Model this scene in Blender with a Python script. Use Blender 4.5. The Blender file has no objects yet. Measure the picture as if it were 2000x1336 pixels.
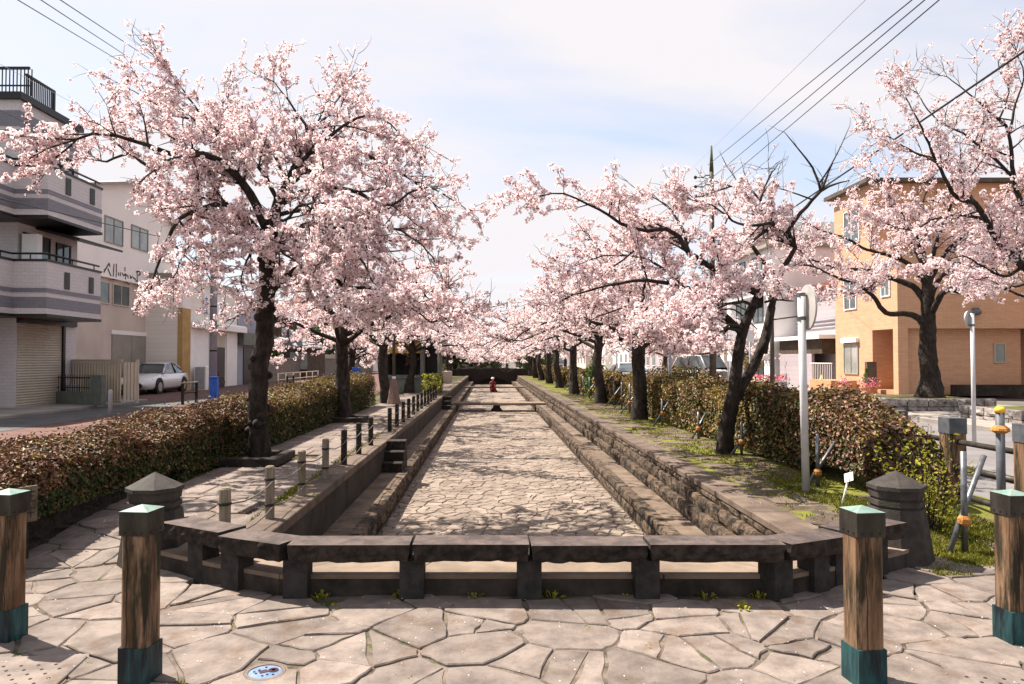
import bpy, math, random
import numpy as np
from mathutils import Vector, Matrix
random.seed(7); np.random.seed(7)
S = bpy.context.scene
COL = S.collection
R = math.radians
# ---------------------------------------------------------------- camera
H = 1.6; F = 1400.0; PX0 = 956.0
PITCH = math.atan(34 / F)
cam = bpy.data.cameras.new('camera'); camo = bpy.data.objects.new('camera', cam); COL.objects.link(camo)
cam.sensor_width = 36; cam.lens = 36 * F / 2000; cam.shift_x = 44 / 2000
cam.clip_start = 0.05; cam.clip_end = 2000
camo.location = (0, 0, H); camo.rotation_euler = (math.pi / 2 + PITCH, 0, 0)
S.camera = camo
# ---------------------------------------------------------------- sky, sun, exposure
SUN = Vector((-0.56, 0.34, 1.0)).normalized()
w = bpy.data.worlds.new('World'); S.world = w; w.use_nodes = True
nt = w.node_tree; N = nt.nodes; L = nt.links
N.clear()
out = N.new('ShaderNodeOutputWorld'); bg = N.new('ShaderNodeBackground'); L.new(bg.outputs[0], out.inputs[0])
sky = N.new('ShaderNodeTexSky'); sky.sky_type = 'NISHITA'; sky.sun_disc = False
sky.sun_elevation = math.asin(SUN.z); sky.sun_rotation = math.atan2(SUN.x, SUN.y)
sky.air_density = 1.0; sky.dust_density = 1.2; sky.ozone_density = 1.4
tc = N.new('ShaderNodeTexCoord'); sep = N.new('ShaderNodeSeparateXYZ'); L.new(tc.outputs['Generated'], sep.inputs[0])
# cloud layer: direction projected on a flat deck
zc = N.new('ShaderNodeMath'); zc.operation = 'ADD'; L.new(sep.outputs[2], zc.inputs[0]); zc.inputs[1].default_value = 0.22
dx = N.new('ShaderNodeMath'); dx.operation = 'DIVIDE'; L.new(sep.outputs[0], dx.inputs[0]); L.new(zc.outputs[0], dx.inputs[1])
dy = N.new('ShaderNodeMath'); dy.operation = 'DIVIDE'; L.new(sep.outputs[1], dy.inputs[0]); L.new(zc.outputs[0], dy.inputs[1])
cmb = N.new('ShaderNodeCombineXYZ'); L.new(dx.outputs[0], cmb.inputs[0]); L.new(dy.outputs[0], cmb.inputs[1])
mp = N.new('ShaderNodeMapping'); mp.inputs['Scale'].default_value = (0.9, 1.5, 1); mp.inputs['Rotation'].default_value = (0, 0, 0.25); mp.inputs['Location'].default_value = (3.1, 0.4, 0)
L.new(cmb.outputs[0], mp.inputs[0])
nz = N.new('ShaderNodeTexNoise'); nz.inputs['Scale'].default_value = 0.75; nz.inputs['Detail'].default_value = 6; nz.inputs['Roughness'].default_value = 0.5
nz.inputs['Distortion'].default_value = 0.4
L.new(mp.outputs[0], nz.inputs[0])
cr = N.new('ShaderNodeValToRGB'); cr.color_ramp.elements[0].position = 0.36; cr.color_ramp.elements[1].position = 0.56
cr.color_ramp.elements[0].color = (0.36, 0.36, 0.36, 1); cr.color_ramp.elements[1].color = (1, 1, 1, 1)
L.new(nz.outputs[0], cr.inputs[0])
mxs = N.new('ShaderNodeMixRGB'); L.new(cr.outputs[0], mxs.inputs[0]); hs_ = N.new('ShaderNodeHueSaturation'); hs_.inputs['Saturation'].default_value = 0.95; hs_.inputs['Value'].default_value = 1.75
L.new(sky.outputs[0], hs_.inputs['Color']); L.new(hs_.outputs[0], mxs.inputs[1])
# thin cloud scatters sunlight forward: brighter on the sun's side, dimmed behind the camera to deepen shaded faces
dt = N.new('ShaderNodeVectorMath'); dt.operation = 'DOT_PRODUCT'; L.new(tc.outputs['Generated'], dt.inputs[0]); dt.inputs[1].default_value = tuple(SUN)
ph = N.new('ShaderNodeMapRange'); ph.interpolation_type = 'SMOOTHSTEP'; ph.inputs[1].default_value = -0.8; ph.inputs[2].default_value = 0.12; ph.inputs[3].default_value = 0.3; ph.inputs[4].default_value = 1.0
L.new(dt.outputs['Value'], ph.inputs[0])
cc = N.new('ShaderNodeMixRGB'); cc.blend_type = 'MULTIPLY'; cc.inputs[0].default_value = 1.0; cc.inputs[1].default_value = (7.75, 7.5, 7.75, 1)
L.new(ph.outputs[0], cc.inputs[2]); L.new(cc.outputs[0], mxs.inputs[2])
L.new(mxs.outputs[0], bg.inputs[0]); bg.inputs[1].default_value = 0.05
sl = bpy.data.lights.new('sun', 'SUN'); so = bpy.data.objects.new('sun', sl); COL.objects.link(so)
sl.energy = 5.0; sl.angle = R(0.5); sl.color = (1.0, 0.91, 0.79)
so.rotation_euler = SUN.to_track_quat('Z', 'Y').to_euler(); so.location = (-20, 20, 40)
S.view_settings.view_transform = 'Standard'; S.view_settings.look = 'None'
S.view_settings.exposure = 1.3; S.view_settings.gamma = 1.0; S.view_settings.use_curve_mapping = False
cy = S.cycles
cy.max_bounces = 6; cy.diffuse_bounces = 3; cy.glossy_bounces = 2; cy.transmission_bounces = 4; cy.transparent_max_bounces = 8
cy.sample_clamp_indirect = 8; cy.use_denoising = True
try: cy.denoiser = 'OPENIMAGEDENOISE'; cy.denoising_input_passes = 'RGB_ALBEDO_NORMAL'
except Exception: pass

def P(px, py, Y):
    """point at depth Y along the ray of a photograph position"""
    u = (px - PX0) / F; v = (668 - py) / F
    d = (u, math.cos(PITCH) - v * math.sin(PITCH), math.sin(PITCH) + v * math.cos(PITCH))
    t = Y / d[1]
    return Vector((d[0] * t, Y, H + d[2] * t))
# ---------------------------------------------------------------- materials
def _n(nt, t, **kw):
    n = nt.nodes.new(t)
    for k, v in kw.items(): setattr(n, k, v)
    return n
def mat(name, c1, c2=None, scale=4.0, rough=0.8, bump=0.0, bscale=40.0, var=0.0, metallic=0.0, spec=0.3,
        stretch=(1, 1, 1), c3=None, s3=1.0, t3=(0.55, 0.65), trans=0.0, lo=0.38, hi=0.62, brick=None, coat=0.0):
    m = bpy.data.materials.new(name); m.use_nodes = True; nt = m.node_tree; nt.nodes.clear(); L = nt.links
    o = _n(nt, 'ShaderNodeOutputMaterial'); b = _n(nt, 'ShaderNodeBsdfPrincipled')
    b.inputs['Roughness'].default_value = rough; b.inputs['Metallic'].default_value = metallic
    b.inputs['Specular IOR Level'].default_value = spec
    if coat: b.inputs['Coat Weight'].default_value = coat; b.inputs['Coat Roughness'].default_value = 0.05
    g = _n(nt, 'ShaderNodeNewGeometry'); mp = _n(nt, 'ShaderNodeMapping'); mp.inputs['Scale'].default_value = stretch
    L.new(g.outputs['Position'], mp.inputs[0])
    col = None
    if c2 is not None:
        n = _n(nt, 'ShaderNodeTexNoise'); n.inputs['Scale'].default_value = scale; n.inputs['Detail'].default_value = 7
        n.inputs['Roughness'].default_value = 0.62
        L.new(mp.outputs[0], n.inputs[0])
        r = _n(nt, 'ShaderNodeValToRGB'); r.color_ramp.elements[0].position = lo; r.color_ramp.elements[1].position = hi
        r.color_ramp.elements[0].color = (*c1, 1); r.color_ramp.elements[1].color = (*c2, 1)
        L.new(n.outputs[0], r.inputs[0]); col = r.outputs[0]
    if c3 is not None:
        n3 = _n(nt, 'ShaderNodeTexNoise'); n3.inputs['Scale'].default_value = s3; n3.inputs['Detail'].default_value = 6
        n3.inputs['Roughness'].default_value = 0.65
        L.new(mp.outputs[0], n3.inputs[0])
        r3 = _n(nt, 'ShaderNodeMapRange'); r3.inputs[1].default_value = t3[0]; r3.inputs[2].default_value = t3[1]
        L.new(n3.outputs[0], r3.inputs[0])
        x = _n(nt, 'ShaderNodeMixRGB'); L.new(r3.outputs[0], x.inputs[0])
        if col is not None: L.new(col, x.inputs[1])
        else: x.inputs[1].default_value = (*c1, 1)
        x.inputs[2].default_value = (*c3, 1); col = x.outputs[0]
    if brick is not None:   # (width, height, mortar, colour) laid on the wall's own plane
        bw, bh, mo, bc = brick
        ax = _n(nt, 'ShaderNodeSeparateXYZ'); L.new(g.outputs['Position'], ax.inputs[0])
        ad = _n(nt, 'ShaderNodeMath', operation='ADD'); L.new(ax.outputs[0], ad.inputs[0]); L.new(ax.outputs[1], ad.inputs[1])
        cb = _n(nt, 'ShaderNodeCombineXYZ'); L.new(ad.outputs[0], cb.inputs[0]); L.new(ax.outputs[2], cb.inputs[1])
        bt = _n(nt, 'ShaderNodeTexBrick'); L.new(cb.outputs[0], bt.inputs[0])
        bt.inputs['Scale'].default_value = 1; bt.inputs['Brick Width'].default_value = bw; bt.inputs['Row Height'].default_value = bh
        bt.inputs['Mortar Size'].default_value = mo; bt.inputs['Mortar Smooth'].default_value = 0.3
        bt.inputs['Color1'].default_value = (*c1, 1); bt.inputs['Color2'].default_value = (*(c2 or c1), 1); bt.inputs['Mortar'].default_value = (*bc, 1)
        if col is not None:
            x = _n(nt, 'ShaderNodeMixRGB'); x.inputs[0].default_value = 0.75
            L.new(col, x.inputs[1]); L.new(bt.outputs[0], x.inputs[2]); col = x.outputs[0]
        else: col = bt.outputs[0]
    if col is None:
        rgb = _n(nt, 'ShaderNodeRGB'); rgb.outputs[0].default_value = (*c1, 1); col = rgb.outputs[0]
    if var:
        oi = _n(nt, 'ShaderNodeObjectInfo')
        a = _n(nt, 'ShaderNodeMath', operation='ADD'); L.new(oi.outputs['Random'], a.inputs[0]); L.new(g.outputs['Random Per Island'], a.inputs[1])
        fr = _n(nt, 'ShaderNodeMath', operation='FRACT'); L.new(a.outputs[0], fr.inputs[0])
        mr = _n(nt, 'ShaderNodeMapRange'); mr.inputs[3].default_value = 1 - var; mr.inputs[4].default_value = 1 + var
        L.new(fr.outputs[0], mr.inputs[0])
        hs = _n(nt, 'ShaderNodeHueSaturation'); L.new(mr.outputs[0], hs.inputs['Value'])
        L.new(col, hs.inputs['Color']); col = hs.outputs[0]
    L.new(col, b.inputs['Base Color'])
    if bump:
        nb = _n(nt, 'ShaderNodeTexNoise'); nb.inputs['Scale'].default_value = bscale; nb.inputs['Detail'].default_value = 6
        L.new(mp.outputs[0], nb.inputs[0])
        bp = _n(nt, 'ShaderNodeBump'); bp.inputs['Strength'].default_value = 1.0; bp.inputs['Distance'].default_value = bump
        L.new(nb.outputs[0], bp.inputs['Height']); L.new(bp.outputs[0], b.inputs['Normal'])
    if trans:
        tr = _n(nt, 'ShaderNodeBsdfTranslucent'); L.new(col, tr.inputs[0])
        mx = _n(nt, 'ShaderNodeMixShader'); mx.inputs[0].default_value = trans
        L.new(b.outputs[0], mx.inputs[1]); L.new(tr.outputs[0], mx.inputs[2]); L.new(mx.outputs[0], o.inputs[0])
    else: L.new(b.outputs[0], o.inputs[0])
    return m
M = {}
M['flag'] = mat('flagstone', (0.092, 0.073, 0.065), (0.20, 0.164, 0.144), 5.5, 0.85, 0.006, 34, var=0.2, c3=(0.115, 0.078, 0.056), s3=3.1, t3=(0.54, 0.70), lo=0.28, hi=0.60)
M['mortar'] = mat('mortar', (0.05, 0.038, 0.028), (0.17, 0.135, 0.11), 5, 0.95, 0.006, 50, c3=(0.05, 0.065, 0.018), s3=2.4, t3=(0.58, 0.63))
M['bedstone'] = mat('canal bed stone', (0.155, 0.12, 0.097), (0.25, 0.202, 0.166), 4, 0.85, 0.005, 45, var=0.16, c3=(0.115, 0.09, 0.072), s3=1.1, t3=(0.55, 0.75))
M['bedjoint'] = mat('canal bed joint', (0.06, 0.046, 0.036), (0.13, 0.10, 0.08), 9, 0.95, 0.005, 50)
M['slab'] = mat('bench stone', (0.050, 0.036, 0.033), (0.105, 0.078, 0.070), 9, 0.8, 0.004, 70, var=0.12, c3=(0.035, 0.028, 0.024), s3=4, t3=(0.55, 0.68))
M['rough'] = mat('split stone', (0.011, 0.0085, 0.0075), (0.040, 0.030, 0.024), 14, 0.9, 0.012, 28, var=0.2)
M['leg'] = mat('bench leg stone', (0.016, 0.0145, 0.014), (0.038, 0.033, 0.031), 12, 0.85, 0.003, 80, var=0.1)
M['kerb'] = mat('kerb stone', (0.14, 0.105, 0.078), (0.225, 0.17, 0.128), 3, 0.85, 0.002, 70, var=0.14)
M['darkkerb'] = mat('dark kerb stone', (0.018, 0.015, 0.012), (0.05, 0.04, 0.033), 5, 0.88, 0.004, 60, var=0.15)
M['coping'] = mat('coping stone', (0.075, 0.053, 0.041), (0.14, 0.104, 0.08), 3.5, 0.85, 0.003, 60, var=0.12, c3=(0.10, 0.09, 0.026), s3=1.7, t3=(0.60, 0.72))
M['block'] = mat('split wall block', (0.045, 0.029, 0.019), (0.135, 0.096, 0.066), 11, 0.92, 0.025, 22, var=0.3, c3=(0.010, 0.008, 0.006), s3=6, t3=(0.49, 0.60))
M['wallpanel'] = mat('canal wall panel', (0.022, 0.017, 0.013), (0.05, 0.04, 0.032), 2.5, 0.9, 0.006, 30, var=0.12)
M['ledge'] = mat('ledge slab', (0.095, 0.068, 0.05), (0.165, 0.122, 0.09), 3, 0.88, 0.003, 50, var=0.12, c3=(0.05, 0.038, 0.027), s3=2.2, t3=(0.54, 0.7))
M['pathslab'] = mat('path slab', (0.125, 0.098, 0.085), (0.205, 0.165, 0.145), 2.6, 0.88, 0.003, 50, var=0.12, c3=(0.105, 0.068, 0.042), s3=1.2, t3=(0.56, 0.75))
M['pillar'] = mat('pillar stone', (0.026, 0.0215, 0.019), (0.050, 0.042, 0.037), 10, 0.8, 0.003, 70, c3=(0.04, 0.045, 0.03), s3=5, t3=(0.6, 0.7))
M['bronze'] = mat('bronze', (0.035, 0.03, 0.025), (0.07, 0.062, 0.052), 9, 0.55, 0.001, 60, metallic=0.6, stretch=(1, 1, 0.4))
M['mint'] = mat('mint patina', (0.12, 0.19, 0.165), (0.19, 0.27, 0.235), 14, 0.6, metallic=0.1)
M['teal'] = mat('teal patina', (0.012, 0.045, 0.052), (0.035, 0.105, 0.112), 16, 0.55, 0.002, 70, metallic=0.35, stretch=(1.3, 1.3, 0.25), c3=(0.012, 0.016, 0.022), s3=6, t3=(0.46, 0.6))
M['wood'] = mat('weathered wood', (0.095, 0.048, 0.022), (0.25, 0.155, 0.095), 9, 0.78, 0.008, 30, stretch=(1.6, 1.6, 0.22), c3=(0.022, 0.017, 0.008), s3=8, t3=(0.45, 0.57))
M['woodmoss'] = mat('wood moss stain', (0.06, 0.055, 0.015), (0.14, 0.13, 0.03), 10, 0.9, stretch=(1, 1, 0.3))
M['crack'] = mat('wood crack', (0.02, 0.012, 0.008))
M['postwood'] = mat('post wood', (0.14, 0.105, 0.075), (0.24, 0.20, 0.16), 20, 0.85, 0.004, 50, stretch=(1, 1, 0.2), c3=(0.09, 0.10, 0.02), s3=8, t3=(0.55, 0.65))
M['darkpost'] = mat('dark post wood', (0.014, 0.011, 0.008), (0.035, 0.028, 0.021), 15, 0.85, 0.004, 50)
M['rope'] = mat('rope', (0.10, 0.085, 0.075))
M['bark'] = mat('cherry bark', (0.012, 0.009, 0.007), (0.042, 0.031, 0.025), 13, 0.9, 0.03, 16, c3=(0.085, 0.075, 0.068), s3=3.0, t3=(0.62, 0.75), stretch=(1, 1, 0.6))
M['bark2'] = mat('far cherry bark', (0.02, 0.015, 0.012), (0.045, 0.035, 0.03), 9, 0.9, 0.02, 14)
M['petal'] = mat('petal', (0.93, 0.82, 0.825), (0.97, 0.92, 0.92), 2.4, 0.6, var=0.04, trans=0.5, spec=0.1)
M['petalpink'] = mat('pinker petal', (0.87, 0.62, 0.64), (0.92, 0.75, 0.76), 2.4, 0.6, var=0.06, trans=0.5, spec=0.1)
M['calyx'] = mat('calyx', (0.12, 0.022, 0.025), (0.22, 0.05, 0.045), 6, 0.6, trans=0.25)
M['leafgreen'] = mat('hedge leaf green', (0.018, 0.028, 0.006), (0.055, 0.066, 0.014), 5, 0.55, spec=0.3, var=0.3, trans=0.1)
M['leafred'] = mat('hedge leaf red', (0.09, 0.034, 0.018), (0.18, 0.085, 0.045), 5, 0.55, spec=0.3, var=0.3, trans=0.12)
M['leafyellow'] = mat('hedge leaf yellow', (0.15, 0.115, 0.022), (0.29, 0.21, 0.05), 5, 0.5, spec=0.3, var=0.25, trans=0.2)
M['twig'] = mat('hedge twig', (0.03, 0.02, 0.013), (0.05, 0.035, 0.02), 9, 0.9)
M['grass'] = mat('grass', (0.10, 0.108, 0.012), (0.20, 0.19, 0.025), 3, 0.6, var=0.35, trans=0.3)
M['soil'] = mat('soil', (0.045, 0.031, 0.02), (0.085, 0.062, 0.042), 8, 0.95, 0.02, 25, c3=(0.085, 0.10, 0.018), s3=2.3, t3=(0.48, 0.56))
M['moss'] = mat('mossy soil', (0.05, 0.034, 0.022), (0.095, 0.068, 0.045), 8, 0.95, 0.02, 25, c3=(0.13, 0.135, 0.016), s3=1.6, t3=(0.42, 0.52))
M['leafpink'] = mat('hedge leaf pale copper', (0.20, 0.11, 0.075), (0.32, 0.20, 0.14), 5, 0.5, spec=0.35, var=0.3, trans=0.15)
M['whitepole'] = mat('white pole paint', (0.50, 0.49, 0.50), (0.58, 0.57, 0.58), 5, 0.4)
M['asphalt'] = mat('asphalt', (0.06, 0.056, 0.058), (0.09, 0.085, 0.087), 1.2, 0.9, 0.003, 120)
M['asphaltr'] = mat('pale road', (0.13, 0.12, 0.12), (0.18, 0.168, 0.168), 0.9, 0.9, 0.003, 120)
M['redpave'] = mat('red block paving', (0.085, 0.040, 0.034), (0.13, 0.068, 0.056), 2, 0.88)
M['apron'] = mat('concrete apron', (0.20, 0.178, 0.16), (0.28, 0.255, 0.23), 0.8, 0.88)
M['earth'] = mat('far ground', (0.09, 0.08, 0.07), (0.13, 0.12, 0.105), 0.3, 0.95)
M['tile'] = mat('facade tile', (0.52, 0.48, 0.49), (0.57, 0.53, 0.54), rough=0.5, brick=(0.24, 0.11, 0.005, (0.34, 0.315, 0.32)))
M['band'] = mat('grey tile band', (0.17, 0.165, 0.195), (0.20, 0.19, 0.225), rough=0.5, brick=(0.24, 0.11, 0.005, (0.12, 0.115, 0.13)))
M['black'] = mat('black metal', (0.015, 0.014, 0.016), rough=0.4)
M['shutter'] = mat('shutter', (0.40, 0.34, 0.27), (0.46, 0.40, 0.32), 1.5, 0.5)
M['shutgrey'] = mat('grey garage door', (0.26, 0.23, 0.20), (0.30, 0.265, 0.23), 1.5, 0.6)
M['glass'] = mat('window glass', (0.035, 0.045, 0.05), (0.10, 0.12, 0.125), 0.7, 0.08, spec=0.8)
M['curtain'] = mat('curtained pane', (0.20, 0.22, 0.21), (0.34, 0.35, 0.33), 1.2, 0.15, spec=0.7)
M['white'] = mat('white paint', (0.74, 0.72, 0.72), (0.80, 0.78, 0.77), 2, 0.5)
M['cream'] = mat('cream render', (0.78, 0.73, 0.70), (0.83, 0.78, 0.75), 0.8, 0.85, 0.002, 40)
M['creamlow'] = mat('cream lower render', (0.50, 0.41, 0.36), (0.58, 0.49, 0.43), 0.8, 0.85, 0.002, 40)
M['ochre'] = mat('ochre panel', (0.36, 0.22, 0.08), (0.45, 0.29, 0.12), 2, 0.75)
M['clad'] = mat('pale cladding', (0.72, 0.67, 0.61), (0.78, 0.73, 0.67), 1.2, 0.6, brick=(6.0, 0.22, 0.006, (0.5, 0.46, 0.42)))
M['bluegrey'] = mat('blue grey wall', (0.27, 0.28, 0.34), (0.32, 0.33, 0.39), 1, 0.8)
M['brownwood'] = mat('dark house wall', (0.045, 0.032, 0.022), (0.09, 0.06, 0.04), 3, 0.8)
M['rooftile'] = mat('roof tile', (0.085, 0.09, 0.105), (0.14, 0.145, 0.16), 6, 0.45)
M['redroof'] = mat('red roof', (0.16, 0.055, 0.045), (0.22, 0.08, 0.06), 3, 0.7)
M['block_wall'] = mat('garden wall', (0.17, 0.145, 0.12), (0.23, 0.20, 0.17), 1.5, 0.9, brick=(0.4, 0.2, 0.01, (0.10, 0.09, 0.08)))
M['orange'] = mat('orange brick siding', (0.49, 0.275, 0.168), (0.56, 0.335, 0.21), rough=0.8, brick=(0.35, 0.09, 0.006, (0.37, 0.195, 0.115)))
M['orangedk'] = mat('orange plaster', (0.44, 0.22, 0.115), (0.50, 0.27, 0.145), 2, 0.8)
M['mauve'] = mat('mauve siding', (0.33, 0.285, 0.31), (0.38, 0.33, 0.355), 1, 0.8, brick=(8.0, 0.25, 0.008, (0.22, 0.19, 0.21)))
M['greymetal'] = mat('grey painted metal', (0.30, 0.30, 0.33), (0.38, 0.38, 0.41), 5, 0.4)
M['steel'] = mat('galvanised steel', (0.09, 0.093, 0.10), (0.17, 0.175, 0.19), 15, 0.4, metallic=0.5)
M['concrete'] = mat('pole concrete', (0.22, 0.22, 0.25), (0.30, 0.30, 0.33), 4, 0.85)
M['polebrown'] = mat('brown pole', (0.07, 0.055, 0.045), (0.10, 0.08, 0.065), 4, 0.7)
M['poletop'] = mat('green pole tip', (0.06, 0.065, 0.025), (0.10, 0.10, 0.04), 4, 0.7)
M['blue'] = mat('blue plastic', (0.02, 0.09, 0.42), (0.03, 0.12, 0.5), 4, 0.4)
M['yellow'] = mat('yellow rubber', (0.75, 0.45, 0.04), (0.85, 0.55, 0.06), 6, 0.6)
M['binding'] = mat('straw binding', (0.34, 0.13, 0.03), (0.52, 0.24, 0.07), 30, 0.9, 0.01, 60)
M['red'] = mat('red paint', (0.16, 0.010, 0.014), (0.22, 0.015, 0.02), 4, 0.5)
M['pink'] = mat('pink flowers', (0.80, 0.05, 0.18), (0.9, 0.25, 0.4), 20, 0.6)
M['terracotta'] = mat('terracotta', (0.50, 0.18, 0.09), (0.58, 0.24, 0.13), 5, 0.8)
M['pine'] = mat('pine needle', (0.018, 0.045, 0.010), (0.05, 0.095, 0.02), 4, 0.7, var=0.3, trans=0.15)
M['conifer'] = mat('dense conifer', (0.05, 0.11, 0.015), (0.11, 0.20, 0.03), 5, 0.7, var=0.3, trans=0.15)
M['yellowgreen'] = mat('spring leaf', (0.24, 0.24, 0.02), (0.36, 0.34, 0.04), 5, 0.55, var=0.25, trans=0.4)
M['boulder'] = mat('planter rock', (0.15, 0.13, 0.12), (0.32, 0.285, 0.27), 7, 0.92, 0.03, 12, var=0.15, c3=(0.05, 0.05, 0.03), s3=4, t3=(0.58, 0.68))
M['carwhite'] = mat('white car paint', (0.70, 0.69, 0.70), rough=0.25, spec=0.5, coat=0.8)
M['tyre'] = mat('tyre', (0.015, 0.015, 0.016), rough=0.8)
M['rim'] = mat('wheel rim', (0.45, 0.45, 0.47), rough=0.3, metallic=0.7)
M['lamp'] = mat('lamp glass', (0.55, 0.6, 0.7), rough=0.1, spec=0.8)
M['skin'] = mat('skin', (0.55, 0.33, 0.25))
M['mblue'] = mat('pale blue enamel', (0.10, 0.16, 0.26), (0.17, 0.235, 0.33), 14, 0.5)
M['mbrown'] = mat('manhole rim', (0.12, 0.09, 0.075), (0.18, 0.14, 0.12), 10, 0.7)
M['ink'] = mat('dark lettering', (0.05, 0.02, 0.03))
M['signblue'] = mat('sign blue', (0.03, 0.10, 0.45))
M['kioskyellow'] = mat('kiosk fascia', (0.36, 0.22, 0.05), (0.42, 0.27, 0.07), 3, 0.6)
M['capgrey'] = mat('grey post cap', (0.06, 0.065, 0.075), (0.10, 0.105, 0.12), 9, 0.55)
M['dullwall'] = mat('old house wall', (0.16, 0.13, 0.11), (0.22, 0.18, 0.155), 1, 0.85)  # dull grey-brown wall colour for the houses that close the view
M['greygreen'] = mat('grey green metal', (0.10, 0.115, 0.10), (0.14, 0.155, 0.135), 4, 0.6)

# ---------------------------------------------------------------- mesh helpers
class MB:
    def __init__(s): s.v = []; s.f = []; s.m = []; s.sm = []
    def add(s, vs, fs, mi=0, smooth=False):
        b = len(s.v); s.v.extend([tuple(v) for v in vs])
        for f in fs: s.f.append([b + i for i in f]); s.m.append(mi); s.sm.append(smooth)
        return s
    def box(s, x0, x1, y0, y1, z0, z1, mi=0, rz=0, c=None):
        vs = [(x, y, z) for z in (z0, z1) for y in (y0, y1) for x in (x0, x1)]
        if rz:
            cx, cy = c if c else ((x0 + x1) / 2, (y0 + y1) / 2); co, si = math.cos(rz), math.sin(rz)
            vs = [(cx + (x - cx) * co - (y - cy) * si, cy + (x - cx) * si + (y - cy) * co, z) for x, y, z in vs]
        return s.add(vs, [(0, 2, 3, 1), (4, 5, 7, 6), (0, 1, 5, 4), (2, 6, 7, 3), (0, 4, 6, 2), (1, 3, 7, 5)], mi)
    def bbox(s, x0, x1, y0, y1, z0, z1, b=0.01, mi=0):
        """box with chamfered top edges"""
        vs = [(x0, y0, z0), (x1, y0, z0), (x1, y1, z0), (x0, y1, z0), (x0, y0, z1 - b), (x1, y0, z1 - b), (x1, y1, z1 - b), (x0, y1, z1 - b),
              (x0 + b, y0 + b, z1), (x1 - b, y0 + b, z1), (x1 - b, y1 - b, z1), (x0 + b, y1 - b, z1)]
        return s.add(vs, [(0, 3, 2, 1), (0, 1, 5, 4), (1, 2, 6, 5), (2, 3, 7, 6), (3, 0, 4, 7), (4, 5, 9, 8), (5, 6, 10, 9), (6, 7, 11, 10), (7, 4, 8, 11), (8, 9, 10, 11)], mi)
    def prism(s, poly, z0, z1, mi=0):
        n = len(poly)
        vs = [(x, y, z0) for x, y in poly] + [(x, y, z1) for x, y in poly]
        return s.add(vs, [tuple(range(n - 1, -1, -1)), tuple(range(n, 2 * n))] + [(i, (i + 1) % n, n + (i + 1) % n, n + i) for i in range(n)], mi)
    def tube(s, pts, rad, n=8, mi=0, smooth=True, caps=True):
        pts = [Vector(p) for p in pts]
        if not hasattr(rad, '__len__'): rad = [rad] * len(pts)
        vs = []; a = None
        for i, p in enumerate(pts):
            d = (pts[min(i + 1, len(pts) - 1)] - pts[max(i - 1, 0)])
            d = d.normalized() if d.length > 1e-9 else Vector((0, 0, 1))
            if a is None: a = d.cross(Vector((0, 0, 1)) if abs(d.z) < 0.9 else Vector((1, 0, 0)))
            a = (a - d * a.dot(d)).normalized(); b = d.cross(a)
            for k in range(n):
                t = 2 * math.pi * k / n; vs.append(p + (a * math.cos(t) + b * math.sin(t)) * rad[i])
        fs = [(i * n + k, i * n + (k + 1) % n, (i + 1) * n + (k + 1) % n, (i + 1) * n + k) for i in range(len(pts) - 1) for k in range(n)]
        if caps: fs += [tuple(range(n - 1, -1, -1)), tuple(range((len(pts) - 1) * n, len(pts) * n))]
        return s.add(vs, fs, mi, smooth)
    def lathe(s, prof, n=16, c=(0, 0), mi=0, smooth=False, rot=0.0):
        vs = []
        for r, z in prof:
            for k in range(n):
                t = 2 * math.pi * k / n + rot; vs.append((c[0] + r * math.cos(t), c[1] + r * math.sin(t), z))
        fs = [(i * n + k, i * n + (k + 1) % n, (i + 1) * n + (k + 1) % n, (i + 1) * n + k) for i in range(len(prof) - 1) for k in range(n)]
        fs += [tuple(range(n - 1, -1, -1)), tuple(range((len(prof) - 1) * n, len(prof) * n))]
        return s.add(vs, fs, mi, smooth)
    def quad(s, a, b, c, d, mi=0): return s.add([a, b, c, d], [(0, 1, 2, 3)], mi)
    def mesh(s, name, mats):
        me = bpy.data.meshes.new(name); me.from_pydata(s.v, [], s.f)
        for m in (mats if isinstance(mats, (list, tuple)) else [mats]): me.materials.append(m)
        me.polygons.foreach_set('material_index', s.m); me.polygons.foreach_set('use_smooth', s.sm); me.update()
        return me
def link(name, me, parent=None, loc=(0, 0, 0), rz=0, scale=None):
    o = bpy.data.objects.new(name, me); COL.objects.link(o); o.location = loc; o.rotation_euler = (0, 0, rz)
    if scale: o.scale = scale
    if parent: o.parent = parent
    return o
def obj(name, mb, mats, parent=None, loc=(0, 0, 0), rz=0): return link(name, mb.mesh(name, mats), parent, loc, rz)
def tag(o, label=None, cat=None, group=None, kind=None):
    if label: o['label'] = label
    if cat: o['category'] = cat
    if group: o['group'] = group
    if kind: o['kind'] = kind
    return o
def thing(name, label, cat, loc=(0, 0, 0), rz=0, group=None):
    return tag(link(name, None, None, loc, rz), label, cat, group)
def copy_tree(o, parent=None):
    c = o.copy(); COL.objects.link(c)
    if parent: c.parent = parent
    for ch in o.children: copy_tree(ch, c)
    return c
def struct(name, mb, mats): return tag(obj(name, mb, mats), kind='structure')
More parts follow.
